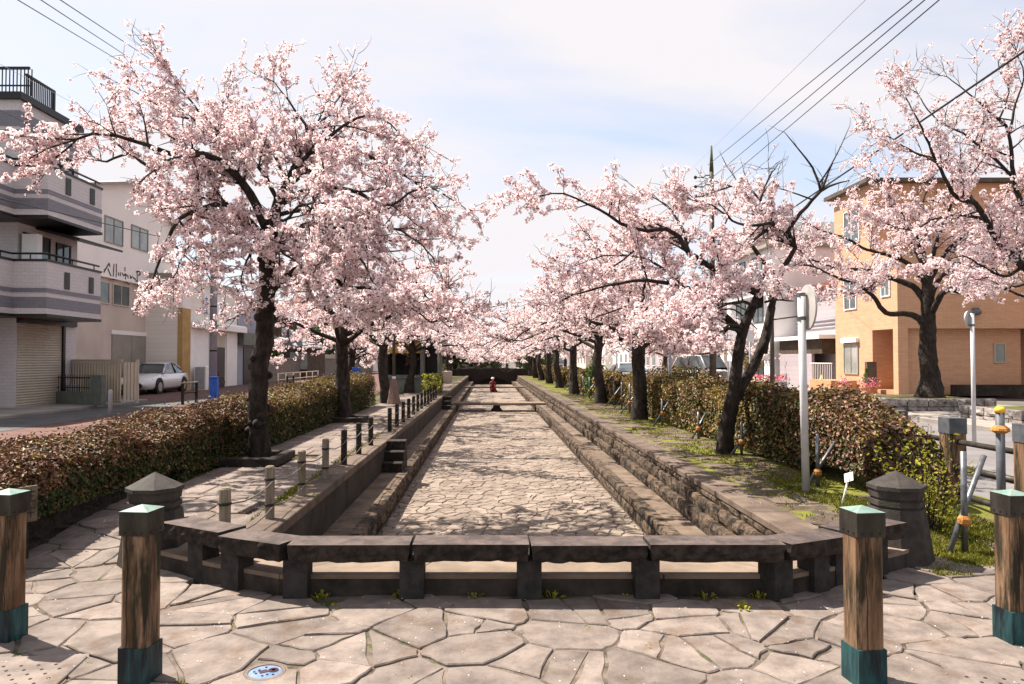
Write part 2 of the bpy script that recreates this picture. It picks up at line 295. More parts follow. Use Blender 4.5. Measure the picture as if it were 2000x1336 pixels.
def np_mesh(name, V, Fa, mats, mi=None, smooth=False):
    """V (n,3), Fa (m,k) all same size"""
    V = np.asarray(V, dtype=np.float32); Fa = np.asarray(Fa, dtype=np.int32); k = Fa.shape[1]
    me = bpy.data.meshes.new(name); me.vertices.add(len(V)); me.vertices.foreach_set('co', V.ravel())
    me.loops.add(Fa.size); me.loops.foreach_set('vertex_index', Fa.ravel()); me.polygons.add(len(Fa))
    me.polygons.foreach_set('loop_start', np.arange(0, Fa.size, k, dtype=np.int32))
    me.polygons.foreach_set('loop_total', np.full(len(Fa), k, dtype=np.int32))
    for m in mats: me.materials.append(m)
    if mi is not None: me.polygons.foreach_set('material_index', np.asarray(mi, dtype=np.int32))
    me.polygons.foreach_set('use_smooth', np.full(len(Fa), smooth)); me.update(calc_edges=True); me.validate()
    return me
def noise2(x, y, s=1.0, seed=0.0):
    return (math.sin(x * 1.7 * s + seed) * math.cos(y * 1.3 * s + seed * 1.7) + math.sin((x + y) * 2.9 * s + seed * 2.3) * 0.5 + math.sin((x - y * 1.6) * 4.7 * s + seed) * 0.3) / 1.8

# ---------------------------------------------------------------- levels and lines of the place
ZB = 0.15            # level of the two banks and the kerb
ZL = -0.33           # ledge inside the canal
ZF = -0.62           # canal bed
XWL, XWR = -1.84, 2.50     # upper walls
XLL, XLR = -1.41, 1.98     # low walls at the bed
YE = 64.0            # canal ends at the stone bridge
def hgt(x, y):
    t = min(1, max(0, (y - 5.3) / 2.2)); return ZB * t * t * (3 - 2 * t)

# base ground, as a frame around the canal
g = MB(); X0, X1, Y0, Y1 = -400, 400, -60, 900; z = -0.03
for a, b, c, d in ((X0, X1, Y0, 4.9), (X0, -2.1, 4.9, YE + 6), (2.75, X1, 4.9, YE + 6), (X0, X1, YE + 6, Y1)):
    g.quad((a, c, z), (b, c, z), (b, d, z), (a, d, z))
struct('ground', g, M['earth'])

def clip_poly(poly, nx, ny, d):
    o = []
    for i in range(len(poly)):
        a = poly[i]; b = poly[(i + 1) % len(poly)]; da = nx * a[0] + ny * a[1] - d; db = nx * b[0] + ny * b[1] - d
        if da <= 0: o.append(a)
        if (da < 0 < db) or (db < 0 < da):
            t = da / (da - db); o.append((a[0] + t * (b[0] - a[0]), a[1] + t * (b[1] - a[1])))
    return o
def cells(x0, x1, y0, y1, sx, sy, jit=0.42, rng=random):
    nx = max(1, round((x1 - x0) / sx)); ny = max(1, round((y1 - y0) / sy)); sx = (x1 - x0) / nx; sy = (y1 - y0) / ny
    pts = {}
    for j in range(-1, ny + 1):
        for i in range(-1, nx + 1):
            off = 0.5 if j % 2 else 0
            pts[i, j] = (x0 + (i + 0.5 + off * 0.8 - 0.2 + rng.uniform(-jit, jit)) * sx, y0 + (j + 0.5 + rng.uniform(-jit, jit)) * sy)
    for j in range(-1, ny + 1):
        for i in range(-1, nx + 1):
            p = pts[i, j]; poly = [(x0, y0), (x1, y0), (x1, y1), (x0, y1)]
            for dj in (-2, -1, 0, 1, 2):
                for di in (-2, -1, 0, 1, 2):
                    q = pts.get((i + di, j + dj))
                    if q is None or q is p or not poly: continue
                    nxx, nyy = q[0] - p[0], q[1] - p[1]
                    poly = clip_poly(poly, nxx, nyy, (q[0] ** 2 + q[1] ** 2 - p[0] ** 2 - p[1] ** 2) / 2)
            if len(poly) >= 3:
                A = 0.5 * sum(poly[k][0] * poly[(k + 1) % len(poly)][1] - poly[(k + 1) % len(poly)][0] * poly[k][1] for k in range(len(poly)))
                if A > 0.12 * sx * sy: yield poly
def stone(poly, joint, mb, ztop, thick=0.05, bev=0.006, wob=0.012, sub=True, zfun=None, tilt=0.0, org=(0, 0)):
    """one flat irregular stone with worn edges"""
    n = len(poly); cx = sum(p[0] for p in poly) / n; cy = sum(p[1] for p in poly) / n
    ins = poly
    for i in range(n):
        a = poly[i]; b = poly[(i + 1) % n]; ex, ey = b[0] - a[0], b[1] - a[1]; l = math.hypot(ex, ey)
        if l < 1e-6: continue
        nx, ny = ey / l, -ex / l
        jw = joint * (0.45 + random.random() * 0.55)
        ins = clip_poly(ins, nx, ny, nx * a[0] + ny * a[1] - jw)
        if len(ins) < 3: return False
    # drop tiny edges
    q = []
    for p in ins:
        if not q or math.hypot(p[0] - q[-1][0], p[1] - q[-1][1]) > joint * 1.2: q.append(p)
    if len(q) > 3 and math.hypot(q[0][0] - q[-1][0], q[0][1] - q[-1][1]) < joint * 1.2: q.pop()
    if len(q) < 3: return False
    pts = []
    for i, a in enumerate(q):
        b = q[(i + 1) % len(q)]
        if sub:
            l = math.hypot(b[0] - a[0], b[1] - a[1]); pts.append((a[0] * 0.96 + cx * 0.04, a[1] * 0.96 + cy * 0.04))
            k = 2 if l > 0.16 else 1
            for s_ in range(1, k + 1):
                t = s_ / (k + 1); x = a[0] + (b[0] - a[0]) * t; y = a[1] + (b[1] - a[1]) * t
                f = random.uniform(-wob, wob * 0.4) / max(l, 0.05)
                pts.append((x + (b[1] - a[1]) * f, y - (b[0] - a[0]) * f))
        else: pts.append(a)
    m = len(pts); tx, ty = random.uniform(-tilt, tilt), random.uniform(-tilt, tilt)
    def Z(x, y, dz): return (zfun(x, y) if zfun else 0) + ztop + dz + (x - cx) * tx + (y - cy) * ty
    vs = []
    for kk, (sc_, dz) in enumerate(((1, -thick), (1, -bev), (None, 0))):
        for x, y in pts:
            if sc_ is None:
                l = math.hypot(x - cx, y - cy) or 1; f = 1 - bev * 1.1 / l; x, y = cx + (x - cx) * f, cy + (y - cy) * f
            vs.append((x - org[0], y - org[1], Z(x, y, dz)))
    fs = [tuple(range(2 * m, 3 * m))] + [(k * m + i, k * m + (i + 1) % m, (k + 1) * m + (i + 1) % m, (k + 1) * m + i) for k in (0, 1) for i in range(m)]
    mb.add(vs, fs); return True
def centroid(poly): return (sum(p[0] for p in poly) / len(poly), sum(p[1] for p in poly) / len(poly))

# ---------------------------------------------------------------- plaza of irregular flagstones
bed = MB()
xs = [-9, -7, -5, -4, -3.4, -2.9, -2.5, 3.1, 3.5, 4, 4.6, 6, 9]; ys = [1.5, 3, 4.2, 4.9, 5.3, 5.7, 6.1, 6.5, 6.9, 7.3, 7.7]
for i in range(len(xs) - 1):
    for j in range(len(ys) - 1):
        if xs[i] >= -2.5 and xs[i + 1] <= 3.1 and ys[j] >= 4.9: continue
        if xs[i] >= 4.6 and ys[j] >= 4.9: continue
        a, b, c, d = xs[i], xs[i + 1], ys[j], ys[j + 1]
        bed.quad((a, c, hgt(a, c) + 0.003), (b, c, hgt(b, c) + 0.003), (b, d, hgt(b, d) + 0.003), (a, d, hgt(a, d) + 0.003))
bed.quad((-2.5, 5.75, .02), (-2.0, 5.75, .02), (-2.0, 6.3, .05), (-2.5, 6.3, .05)); bed.quad((-2.5, 6.3, .05), (-2.1, 6.3, .05), (-2.1, 7.7, .12), (-2.5, 7.7, .12))
plaza = struct('plaza_pavement', bed, M['mortar'])
MANH = (-1.14, 3.68)
far_stones = MB(); nst = 0
random.seed(21)
def in_plaza(c):
    x, y = c
    if y < 4.92: return True
    if x < 0.31: return y < 7.55 and ((y < 5.95 and x < -1.5 - (y - 4.9) * 1.35) or (y >= 5.95 and x < -2.25))
    if y < 5.6 and x > 2.0 + (y - 4.9) * 1.35: return True
    return x > 3.15 and y < 5.9 and x < 4.6
for poly in cells(-6.6, 6.6, 2.4, 7.6, 0.45, 0.345, 0.49):
    c = centroid(poly)
    if not in_plaza(c): continue
    if all((poly[k][0] - poly[k - 1][0]) * (MANH[1] - poly[k - 1][1]) - (poly[k][1] - poly[k - 1][1]) * (MANH[0] - poly[k - 1][0]) > 0 for k in range(len(poly))):
        m = MB(); n_ = 40; vs = []       # the flagstone that holds the manhole cover
        for rr_ in (0, 1):
            for k in range(n_):
                a = 2 * math.pi * k / n_; d = 9.0
                for e in range(len(poly)):
                    p, q_ = poly[e - 1], poly[e]; ex, ey = q_[0] - p[0], q_[1] - p[1]; nx_, ny_ = ey, -ex; dn = nx_ * math.cos(a) + ny_ * math.sin(a)
                    if dn > 1e-9: d = min(d, (nx_ * (p[0] - MANH[0]) + ny_ * (p[1] - MANH[1])) / dn)
                rad_ = 0.104 if rr_ == 0 else max(d - 0.006, 0.11); vs.append((rad_ * math.cos(a), rad_ * math.sin(a), 0.015))
        vs += [(x, y, -0.03) for x, y, z in vs[n_:]]
        m.add(vs, [(k, (k + 1) % n_, n_ + (k + 1) % n_, n_ + k)[::-1] for k in range(n_)] + [(n_ + k, 2 * n_ + k, 2 * n_ + (k + 1) % n_, n_ + (k + 1) % n_) for k in range(n_)])
        obj('paving_stone', m, M['flag'], plaza, (MANH[0], MANH[1], 0)); nst += 1; continue
    # small stones kept close to the manhole get cut by its rim
    for _ in (0,):
        dx_, dy_ = c[0] - MANH[0], c[1] - MANH[1]; dd = math.hypot(dx_, dy_)
        if dd < 0.75: poly = clip_poly(poly, -dx_ / dd, -dy_ / dd, (-dx_ * MANH[0] - dy_ * MANH[1]) / dd - 0.128)
    if len(poly) < 3: continue
    # split some stones in two for a mix of sizes
    parts = [poly]
    if random.random() < 0.42 and math.hypot(c[0] - MANH[0], c[1] - MANH[1]) > .3:
        a = random.uniform(0, math.pi); nx_, ny_ = math.cos(a), math.sin(a); d_ = nx_ * c[0] + ny_ * c[1]
        parts = [clip_poly(poly, nx_, ny_, d_), clip_poly(poly, -nx_, -ny_, -d_)]
    for q in parts:
        if len(q) < 3: continue
        cc = centroid(q)
        vis = cc[1] > 3.2 and abs(cc[0] / cc[1] - 0.03) < 0.8
        m = MB(); dz = random.uniform(-0.007, 0.006)
        if vis and nst < 290:
            if stone(q, 0.004, m, 0.014 + dz, zfun=hgt, tilt=0.012, org=cc, wob=.02): obj('paving_stone', m, M['flag'], plaza, (cc[0], cc[1], 0)); nst += 1
        else: stone(q, 0.0065, far_stones, 0.014 + dz, zfun=hgt, tilt=0.006)
if far_stones.v: tag(obj('paving_stones', far_stones, M['flag'], plaza), kind='stuff')

# ---------------------------------------------------------------- canal
cm = MB(); cm.quad((XLL - .05, 4.9, ZF - 0.012), (XLR + .05, 4.9, ZF - 0.012), (XLR + .05, YE, ZF - 0.012), (XLL - .05, YE, ZF - 0.012))
canal_bed = struct('canal_bed', cm, M['bedjoint'])
rest = MB(); nb = 0
random.seed(5)
for poly in cells(XLL, XLR, 5.2, 36, 0.225, 0.175, 0.48):
    c = centroid(poly); m = MB(); dz = random.uniform(-0.004, 0.004)
    if c[1] < 9.2 and nb < 290:
        if stone(poly, 0.008, m, ZF + dz, thick=0.035, bev=0.006, tilt=0.02, org=c): obj('bed_stone', m, M['bedstone'], canal_bed, (c[0], c[1], 0)); nb += 1
    else: stone(poly, 0.009 if c[1] < 16 else 0.011, rest, ZF + dz, thick=0.035, bev=0.007, sub=c[1] < 14, tilt=0.02)
tag(obj('bed_stones', rest, M['bedstone'], canal_bed), kind='stuff')
b2 = MB(); b2.quad((XLL, 36, ZF - 0.004), (XLR, 36, ZF - 0.004), (XLR, YE, ZF - 0.004), (XLL, YE, ZF - 0.004))
obj('far_bed', b2, M['bedstone'], canal_bed)

# block variants: front face at x=0 facing -x, body towards +x; y in 0..1, z in 0..1
def block_variant(seed, depth=0.16, amp=0.022, ny=4, nz=3):
    rnd = random.Random(seed); m = MB(); vs = []
    for j in range(nz + 1):
        for i in range(ny + 1):
            edge = i in (0, ny) or j in (0, nz)
            vs.append((0.012 if edge else rnd.uniform(-amp, amp * 0.4), i / ny, j / nz))
    n = len(vs)
    fs = [(j * (ny + 1) + i, (j + 1) * (ny + 1) + i, (j + 1) * (ny + 1) + i + 1, j * (ny + 1) + i + 1) for j in range(nz) for i in range(ny)]
    vs += [(depth, 0, 0), (depth, 1, 0), (depth, 1, 1), (depth, 0, 1)]
    a, b, c, d = n, n + 1, n + 2, n + 3
    fs += [tuple(list(range(ny, -1, -1)) + [a, b]), tuple(list(range(nz * (ny + 1), (nz + 1) * (ny + 1))) + [c, d]),
           tuple([j * (ny + 1) for j in range(nz + 1)] + [d, a])[::1], tuple([j * (ny + 1) + ny for j in range(nz, -1, -1)] + [b, c])]
    m.add(vs, fs); return m
VARS = [block_variant(s).mesh('stone_block', M['block']) for s in range(6)]
VARK = [block_variant(s + 40, amp=0.014).mesh('edging_stone', M['block']) for s in range(4)]
core = MB()
core.box(XLR + 0.1, 6.0, 5.9, YE, ZF - .3, ZL - 0.03); core.box(2.52, 2.9, 6.0, YE, ZL - 0.05, -0.02)
canal_right = struct('canal_wall_stepped', core, M['soil'])
core = MB(); core.box(-2.3, XLL - 0.1, 5.6, YE, ZF - .3, ZL - 0.03); core.box(-2.2, XWL - 0.06, 6.0, YE, ZL - 0.05, ZB - 0.1)
canal_left = struct('canal_wall_plain', core, M['soil'])
count = {}
def run_blocks(parent, x, z0, z1, ya, yb, lmin, lmax, variants, name, face=-1, ylim=17, gap=0.006):
    y = ya; far = MB()
    while y < yb - 0.05:
        l = min(random.uniform(lmin, lmax), yb - y); v = random.choice(variants)
        if y < ylim:
            o = link(name, v, parent, (x, y if face < 0 else y + l - gap, z0 + 0.003), 0 if face < 0 else math.pi, (1, l - gap, z1 - z0 - 0.004))
            count[name] = count.get(name, 0) + 1
        else:
            vs = [((p.co.x if face < 0 else -p.co.x) + x, y + p.co.y * (l - gap), z0 + 0.003 + p.co.z * (z1 - z0 - 0.004)) for p in v.vertices]
            fs = [tuple(p.vertices) if face < 0 else tuple(p.vertices)[::-1] for p in v.polygons]
            far.add(vs, fs)
        y += l
    if far.v: tag(obj(name + 's', far, v.materials[0], parent), kind='stuff')
random.seed(11)
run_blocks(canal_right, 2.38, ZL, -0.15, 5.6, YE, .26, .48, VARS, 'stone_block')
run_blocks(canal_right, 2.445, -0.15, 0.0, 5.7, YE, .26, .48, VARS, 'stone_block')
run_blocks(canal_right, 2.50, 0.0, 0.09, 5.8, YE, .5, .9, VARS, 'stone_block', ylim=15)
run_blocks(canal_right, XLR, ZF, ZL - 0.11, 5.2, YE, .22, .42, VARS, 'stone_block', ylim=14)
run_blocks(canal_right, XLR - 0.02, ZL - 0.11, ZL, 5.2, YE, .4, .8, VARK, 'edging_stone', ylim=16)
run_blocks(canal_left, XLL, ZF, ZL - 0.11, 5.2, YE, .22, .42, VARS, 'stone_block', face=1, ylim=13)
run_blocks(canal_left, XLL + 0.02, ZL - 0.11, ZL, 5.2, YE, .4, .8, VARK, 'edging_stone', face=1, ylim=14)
def run_slabs(parent, x0, x1, z0, z1, ya, yb, lmin, lmax, m, name, ylim=22, gap=0.006, bev=0.008):
    y = ya; far = MB()
    while y < yb - 0.05:
        l = min(random.uniform(lmin, lmax), yb - y)
        if y < ylim: k = MB(); k.bbox(x0, x1, 0, l - gap, z0, z1 + random.uniform(-.002, .002), bev); obj(name, k, m, parent, (0, y, 0))
        else: far.bbox(x0, x1, y, y + l - gap, z0, z1, bev)
        y += l
    if far.v: tag(obj(name + 's', far, m, parent), kind='stuff')
run_slabs(canal_right, XLR + 0.135, 2.42, ZL - 0.08, ZL - 0.004, 5.3, YE, .7, 1.1, M['ledge'], 'ledge_slab')
run_slabs(canal_left, XWL - 0.03, XLL - 0.135, ZL - 0.08, ZL - 0.004, 5.3, YE, .7, 1.1, M['ledge'], 'ledge_slab')
run_slabs(canal_right, 2.49, 2.84, 0.092, ZB + 0.004, 6.0, YE, .8, 1.2, M['coping'], 'coping_stone', 24)
run_slabs(canal_left, -2.14, XWL + 0.01, 0.06, ZB + 0.004, 6.05, YE, .8, 1.2, M['coping'], 'coping_stone', 24)
run_slabs(canal_left, XWL - 0.06, XWL, ZL, 0.057, 5.9, YE, 1.6, 2.0, M['wallpanel'], 'wall_panel', 24)
# near end of the canal: kerb ring around the basin
ring_o = [(-2.66, 5.56), (-2.5, 5.46), (-1.95, 5.13), (-1.42, 4.87), (2.04, 4.87), (2.57, 5.13), (3.12, 5.46), (3.28, 5.56)]
ring_i = [(-2.3, 6.1), (-1.84, 6.02), (-1.45, 5.62), (-1.05, 5.26), (1.67, 5.26), (2.07, 5.62), (2.5, 6.02), (2.92, 6.1)]
kr = MB()
kerb_core = MB()
for i in range(len(ring_o) - 1):
    kerb_core.prism([ring_o[i], ring_o[i + 1], ring_i[i + 1], ring_i[i]], -0.02, ZB - 0.03)
kerb = struct('basin_kerb', kerb_core, M['darkkerb'])
for i in range(len(ring_o) - 1):
    n = 4 if i == 3 else 1
    for k in range(n):
        def lp(a, b, t): return (a[0] + (b[0] - a[0]) * t, a[1] + (b[1] - a[1]) * t)
        t0, t1 = k / n + 0.002, (k + 1) / n - 0.002
        c = lp(ring_o[i], ring_o[i + 1], (t0 + t1) / 2)
        q = [lp(ring_o[i], ring_o[i + 1], t0), lp(ring_o[i], ring_o[i + 1], t1), lp(ring_i[i], ring_i[i + 1], t1), lp(ring_i[i], ring_i[i + 1], t0)]
        q = [((x - c[0]) * 1.002, (y - c[1]) * 1.0) for x, y in q]
        m = MB(); m.prism(q, ZB - 0.029, ZB); obj('kerb_slab', m, M['kerb'], kerb, (c[0], c[1], 0))
em = MB()   # inner walls of the near end
for i in range(1, len(ring_i) - 2):
    a, b = ring_i[i], ring_i[i + 1]; em.quad((a[0], a[1] - .01, ZF - .05), (b[0], b[1] - .01, ZF - .05), (b[0], b[1] - .01, ZB - 0.03), (a[0], a[1] - .01, ZB - 0.03))
struct('basin_end_wall', em, M['rough'])
# stairs down to the ledge on the path side
for Ys in (12.3, 27.6):
    m = MB()
    for k in range(3): m.bbox(XWL + 0.002, -1.50, Ys + .27 * k, Ys + 0.81 + (0.001 * k), ZL + 0.002 + .16 * k - (0.0 if k == 0 else 0.0), ZL + .16 * (k + 1) - 0.004, 0.01)
    t = thing('stone_steps', 'dark stone steps from the ledge up to the gap in the rope posts' if Ys < 20 else 'distant dark stone steps beside the first crossing slab', 'steps', (-1.67, Ys, ZL))
    for k in range(3):
        mm = MB(); mm.bbox(-0.17, 0.17, 0.27 * k, 0.81, .16 * k + 0.002, .16 * (k + 1) - 0.003, 0.012); obj('step', mm, M['rough'], t)
# slabs crossing the canal on piers
for Yb, lab in ((30.8, 'stone slab crossing the canal bed on a flared pier, before the person'), (49.0, 'farther stone slab crossing the canal bed behind the crouching person')):
    t = thing('crossing_slab', lab, 'footbridge', (0.31, Yb, ZF), group='stone slabs crossing the canal')
    m = MB(); m.bbox(-2.14, 2.12, -0.3, 0.75, 0.27, 0.37, 0.01); obj('slab', m, M['kerb'], t)
    m = MB(); pts = [(-0.26, 0), (0.26, 0), (0.17, 0.12), (0.12, 0.28), (-0.12, 0.28), (-0.17, 0.12)]
    n = len(pts); m.add([(x, -0.2, z) for x, z in pts] + [(x, 0.6, z) for x, z in pts],
        [tuple(range(n)), tuple(range(2 * n - 1, n - 1, -1))] + [(i, n + i, n + (i + 1) % n, (i + 1) % n) for i in range(n)])
    obj('pier', m, M['rough'], t)
# stone bridge at the end
m = MB(); m.box(-4, 5, YE + 3.6, YE + 3.9, ZF - .2, .1); tag(obj('canal_end_wall', m, M['rough']), kind='structure')
t = thing('stone_bridge', 'dark stone bridge closing the far end of the canal', 'bridge', (0.33, YE, 0))
m = MB(); n = 14
for i in range(n):
    def zt(x): return 0.14 + 0.16 * (1 - (x / 4.2) ** 2)
    def za(x): return ZF + 0.95 * math.sqrt(max(0, 1 - (x / 1.3) ** 2)) * 0.62 if abs(x) < 1.3 else ZF - 0.1
    xa = -4.2 + 8.4 * i / n; xb = xa + 8.4 / n
    m.add([(xa, 0, za(xa)), (xb, 0, za(xb)), (xb, 0, zt(xb)), (xa, 0, zt(xa)), (xa, 3.5, za(xa)), (xb, 3.5, za(xb)), (xb, 3.5, zt(xb)), (xa, 3.5, zt(xa))],
          [(0, 1, 2, 3), (4, 7, 6, 5), (3, 2, 6, 7), (0, 4, 5, 1)])
obj('arch', m, M['rough'], t)
for yy in (0.02, 3.2):
    m = MB()
    for i in range(n):
        xa = -4.2 + 8.4 * i / n; xb = xa + 8.4 / n; a = zt(xa); b = zt(xb)
        m.add([(xa, yy, a), (xb, yy, b), (xb, yy + .25, b), (xa, yy + .25, a), (xa, yy, a + .5), (xb, yy, b + .5), (xb, yy + .25, b + .5), (xa, yy + .25, a + .5)],
              [(0, 1, 5, 4), (3, 7, 6, 2), (4, 5, 6, 7)])
    m.box(-4.35, -4.15, yy - .05, yy + .3, 0, 0.9); m.box(4.15, 4.35, yy - .05, yy + .3, 0, 0.9)
    obj('parapet', m, M['rough'], t)

# ---------------------------------------------------------------- left bank: slab path
pb = MB(); pb.quad((-4.9, 7.6, ZB - 0.03), (-2.14, 7.6, ZB - 0.03), (-2.14, YE + 6, ZB - 0.03), (-4.9, YE + 6, ZB - 0.03))
path = struct('canal_path', pb, M['soil'])
random.seed(31); y = 7.4; far = MB(); XH = -3.62
while y < 46:
    l = random.uniform(.42, .5); x = XH
    while x < -2.2:
        wd = random.uniform(.45, .85); x1 = min(x + wd, -2.15)
        if -2.15 - x1 < 0.2: x1 = -2.15
        zz = ZB + random.uniform(-.004, .003)
        if not (9.7 < y + .2 < 10.75 and x < -2.9) and not (16.4 < y + .2 < 17.6 and x < -2.9):
            if y < 22: k = MB(); k.bbox(0, x1 - x - .012, 0, l - .012, -0.05, zz - ZB, .008); obj('paving_slab', k, M['pathslab'], path, (x, y, ZB))
            else: far.bbox(x, x1 - .012, y, y + l - .012, ZB - .05, zz, .008)
        x = x1
    y += l
tag(obj('paving_slabs', far, M['pathslab'], path), kind='stuff')
# tree pits with raised stone edging
for Yp, xr in ((9.72, -2.88), (16.45, -2.92)):
    t = thing('tree_pit', 'raised stone edging around the gnarled cherry trunk by the hedge' if Yp < 12 else 'raised stone edging around the second cherry trunk of the path', 'tree pit', (xr, Yp, ZB))
    for a in ((-0.95, 0, 0, 0.14), (-0.14, 0, 0.145, 0.95), (-0.95, -0.145, 0.82, 0.95)):
        m = MB(); m.bbox(a[0], a[1], a[2], a[3], 0, 0.11, 0.012); obj('edging_stone', m, M['darkkerb'], t)
    m = MB(); m.quad((-.95, .14, .04), (-.14, .14, .04), (-.14, .95, .04), (-.95, .95, .04)); obj('soil', m, M['soil'], t)

# ---------------------------------------------------------------- right bank: stones in grass
rb = MB(); ys = [5.3 + .3 * i for i in range(9)] + [8.5, 12, 20, 40, YE + 6]
for i in range(len(ys) - 1):
    for a, b in ((2.8, 3.4), (3.4, 4.1), (4.1, 5.2)):
        if ys[i] < 5.9 and b < 3.5: continue
        rb.quad((a, ys[i], hgt(a, ys[i]) + .002), (b, ys[i], hgt(b, ys[i]) + .002), (b, ys[i + 1], hgt(b, ys[i + 1]) + .002), (a, ys[i + 1], hgt(a, ys[i + 1]) + .002))
bank = struct('grassy_bank', rb, M['moss'])
random.seed(77); far = MB()
for poly in cells(2.86, 3.9, 6.1, 30, 0.42, 0.36, 0.45):
    c = centroid(poly)
    if random.random() < (0.25 if c[0] < 3.3 else 0.6): continue
    if c[1] < 18:
        m = MB()
        if stone(poly, 0.03, m, ZB + 0.012, zfun=lambda x, y: hgt(x, y) - ZB, tilt=.02, org=c): obj('flat_stone', m, M['coping'], bank, (c[0], c[1], 0))
    else: stone(poly, 0.03, far, ZB + .012, tilt=.02)
tag(obj('flat_stones', far, M['coping'], bank), kind='stuff')

def blades(name, regions, n, hmin, hmax, mats, label=None, parent=None, seed=1, mask=True):
    rs = np.random.RandomState(seed); V = []; 
    x = []; y = []
    while len(x) < n:
        r = regions[rs.randint(len(regions))]; a = rs.uniform(r[0], r[1]); b = r[2] + (r[3] - r[2]) * rs.rand() ** 1.6
        if mask and noise2(a, b, 1.6, 3.0) + rs.uniform(-.25, .25) < -0.15: continue
        x.append(a); y.append(b)
    x = np.array(x); y = np.array(y); z = np.array([hgt(a, b) for a, b in zip(x, y)])
    th = rs.uniform(0, 6.283, n); hh = rs.uniform(hmin, hmax, n); ww = hh * 0.16 + 0.002 + 0.0003 * y
    lean = rs.uniform(0.1, 0.8, n) * hh; ph = rs.uniform(0, 6.283, n)
    A = np.stack([x - np.cos(th) * ww, y - np.sin(th) * ww, z], 1); B = np.stack([x + np.cos(th) * ww, y + np.sin(th) * ww, z], 1)
    C = np.stack([x + np.cos(ph) * lean, y + np.sin(ph) * lean, z + hh], 1)
    V = np.stack([A, B, C], 1).reshape(-1, 3); Fa = np.arange(3 * n).reshape(-1, 3)
    o = link(name, np_mesh(name, V, Fa, mats), parent)
    tag(o, label, 'grass' if not parent else None, kind='stuff'); return o
blades('grass', [(2.95, 3.9, 6.2, 30), (3.3, 4.5, 5.6, 9), (3.3, 4.6, 5.3, 7.5)], 42000, 0.010, 0.04, [M['grass']], 'low bright grass and moss growing between the flat stones', seed=4)
blades('grass', [(-2.22, -2.08, 6.0, 14), (-2.2, -2.1, 6.2, 8.5)], 2600, 0.01, 0.035, [M['grass']], 'thin line of grass along the path joint by the rope posts', seed=9)
def weeds(pts, name, label):
    m = MB(); rnd = random.Random(3)
    for x, y, s in pts:
        for k in range(int(16 * s) + 6):
            a = rnd.uniform(0, 6.28); r = rnd.uniform(0, .07) * s; h = rnd.uniform(.02, .07) * s; l = rnd.uniform(.02, .05) * s; wd = .009 * s + .003
            bx_, by_ = x + r * math.cos(a), y + r * math.sin(a); tx, ty = bx_ + math.cos(a) * l, by_ + math.sin(a) * l; px_, py_ = -math.sin(a) * wd, math.cos(a) * wd
            zb = 0.0
            m.add([(bx_, by_, zb), ((bx_ + tx) / 2 + px_, (by_ + ty) / 2 + py_, zb + h), (tx, ty, zb + h * .8), ((bx_ + tx) / 2 - px_, (by_ + ty) / 2 - py_, zb + h * .9)], [(0, 1, 2, 3)])
    return tag(obj(name, m, M['yellowgreen']), label, 'weeds', kind='stuff')
rw = random.Random(8)
weeds([(-1.12, 4.83, .8), (-.6, 4.84, .9), (-.1, 4.83, .6), (.42, 4.84, 1), (.9, 4.83, .5), (1.45, 4.84, .9), (1.62, 4.62, .8), (1.8, 4.84, .8), (-1.0, 4.66, .5)] +
      [(rw.uniform(-2.2, 2.6), rw.uniform(3.5, 4.6), .3) for _ in range(26)], 'weeds', 'small green weeds sprouting below the benches and from paving joints')

# ---------------------------------------------------------------- stone benches around the canal end
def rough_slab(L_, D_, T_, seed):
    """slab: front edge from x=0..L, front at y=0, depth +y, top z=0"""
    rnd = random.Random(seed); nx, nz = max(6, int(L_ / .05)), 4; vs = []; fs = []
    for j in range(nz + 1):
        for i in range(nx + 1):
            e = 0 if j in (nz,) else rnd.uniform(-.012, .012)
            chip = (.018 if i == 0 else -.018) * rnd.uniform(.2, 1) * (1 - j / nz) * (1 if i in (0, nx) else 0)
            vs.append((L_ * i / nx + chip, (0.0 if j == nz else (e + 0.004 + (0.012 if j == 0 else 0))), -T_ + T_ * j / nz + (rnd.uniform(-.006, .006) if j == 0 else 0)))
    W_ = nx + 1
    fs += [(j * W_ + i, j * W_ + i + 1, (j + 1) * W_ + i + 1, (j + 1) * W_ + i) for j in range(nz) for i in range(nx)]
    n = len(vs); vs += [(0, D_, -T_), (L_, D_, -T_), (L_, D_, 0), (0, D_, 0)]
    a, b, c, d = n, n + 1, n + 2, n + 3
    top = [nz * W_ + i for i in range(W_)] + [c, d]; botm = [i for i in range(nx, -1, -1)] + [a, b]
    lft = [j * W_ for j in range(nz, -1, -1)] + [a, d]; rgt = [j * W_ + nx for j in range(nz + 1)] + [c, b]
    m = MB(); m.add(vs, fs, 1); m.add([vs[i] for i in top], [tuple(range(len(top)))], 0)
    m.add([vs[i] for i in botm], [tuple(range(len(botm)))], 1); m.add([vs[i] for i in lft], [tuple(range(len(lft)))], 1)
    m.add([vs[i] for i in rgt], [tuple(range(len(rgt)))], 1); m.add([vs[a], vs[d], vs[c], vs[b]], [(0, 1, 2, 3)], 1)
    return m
ZT = 0.385
fr = [((-2.45, 5.36), (-1.90, 5.045)), ((-1.875, 4.975), (-1.385, 4.745)), ((-1.325, 4.72), (-.525, 4.72)), ((-.505, 4.72), (.26, 4.72)), ((.275, 4.72), (1.04, 4.72)), ((1.055, 4.72), (1.94, 4.72)), ((1.99, 4.745), (2.50, 4.975)), ((2.52, 5.045), (3.10, 5.36))]
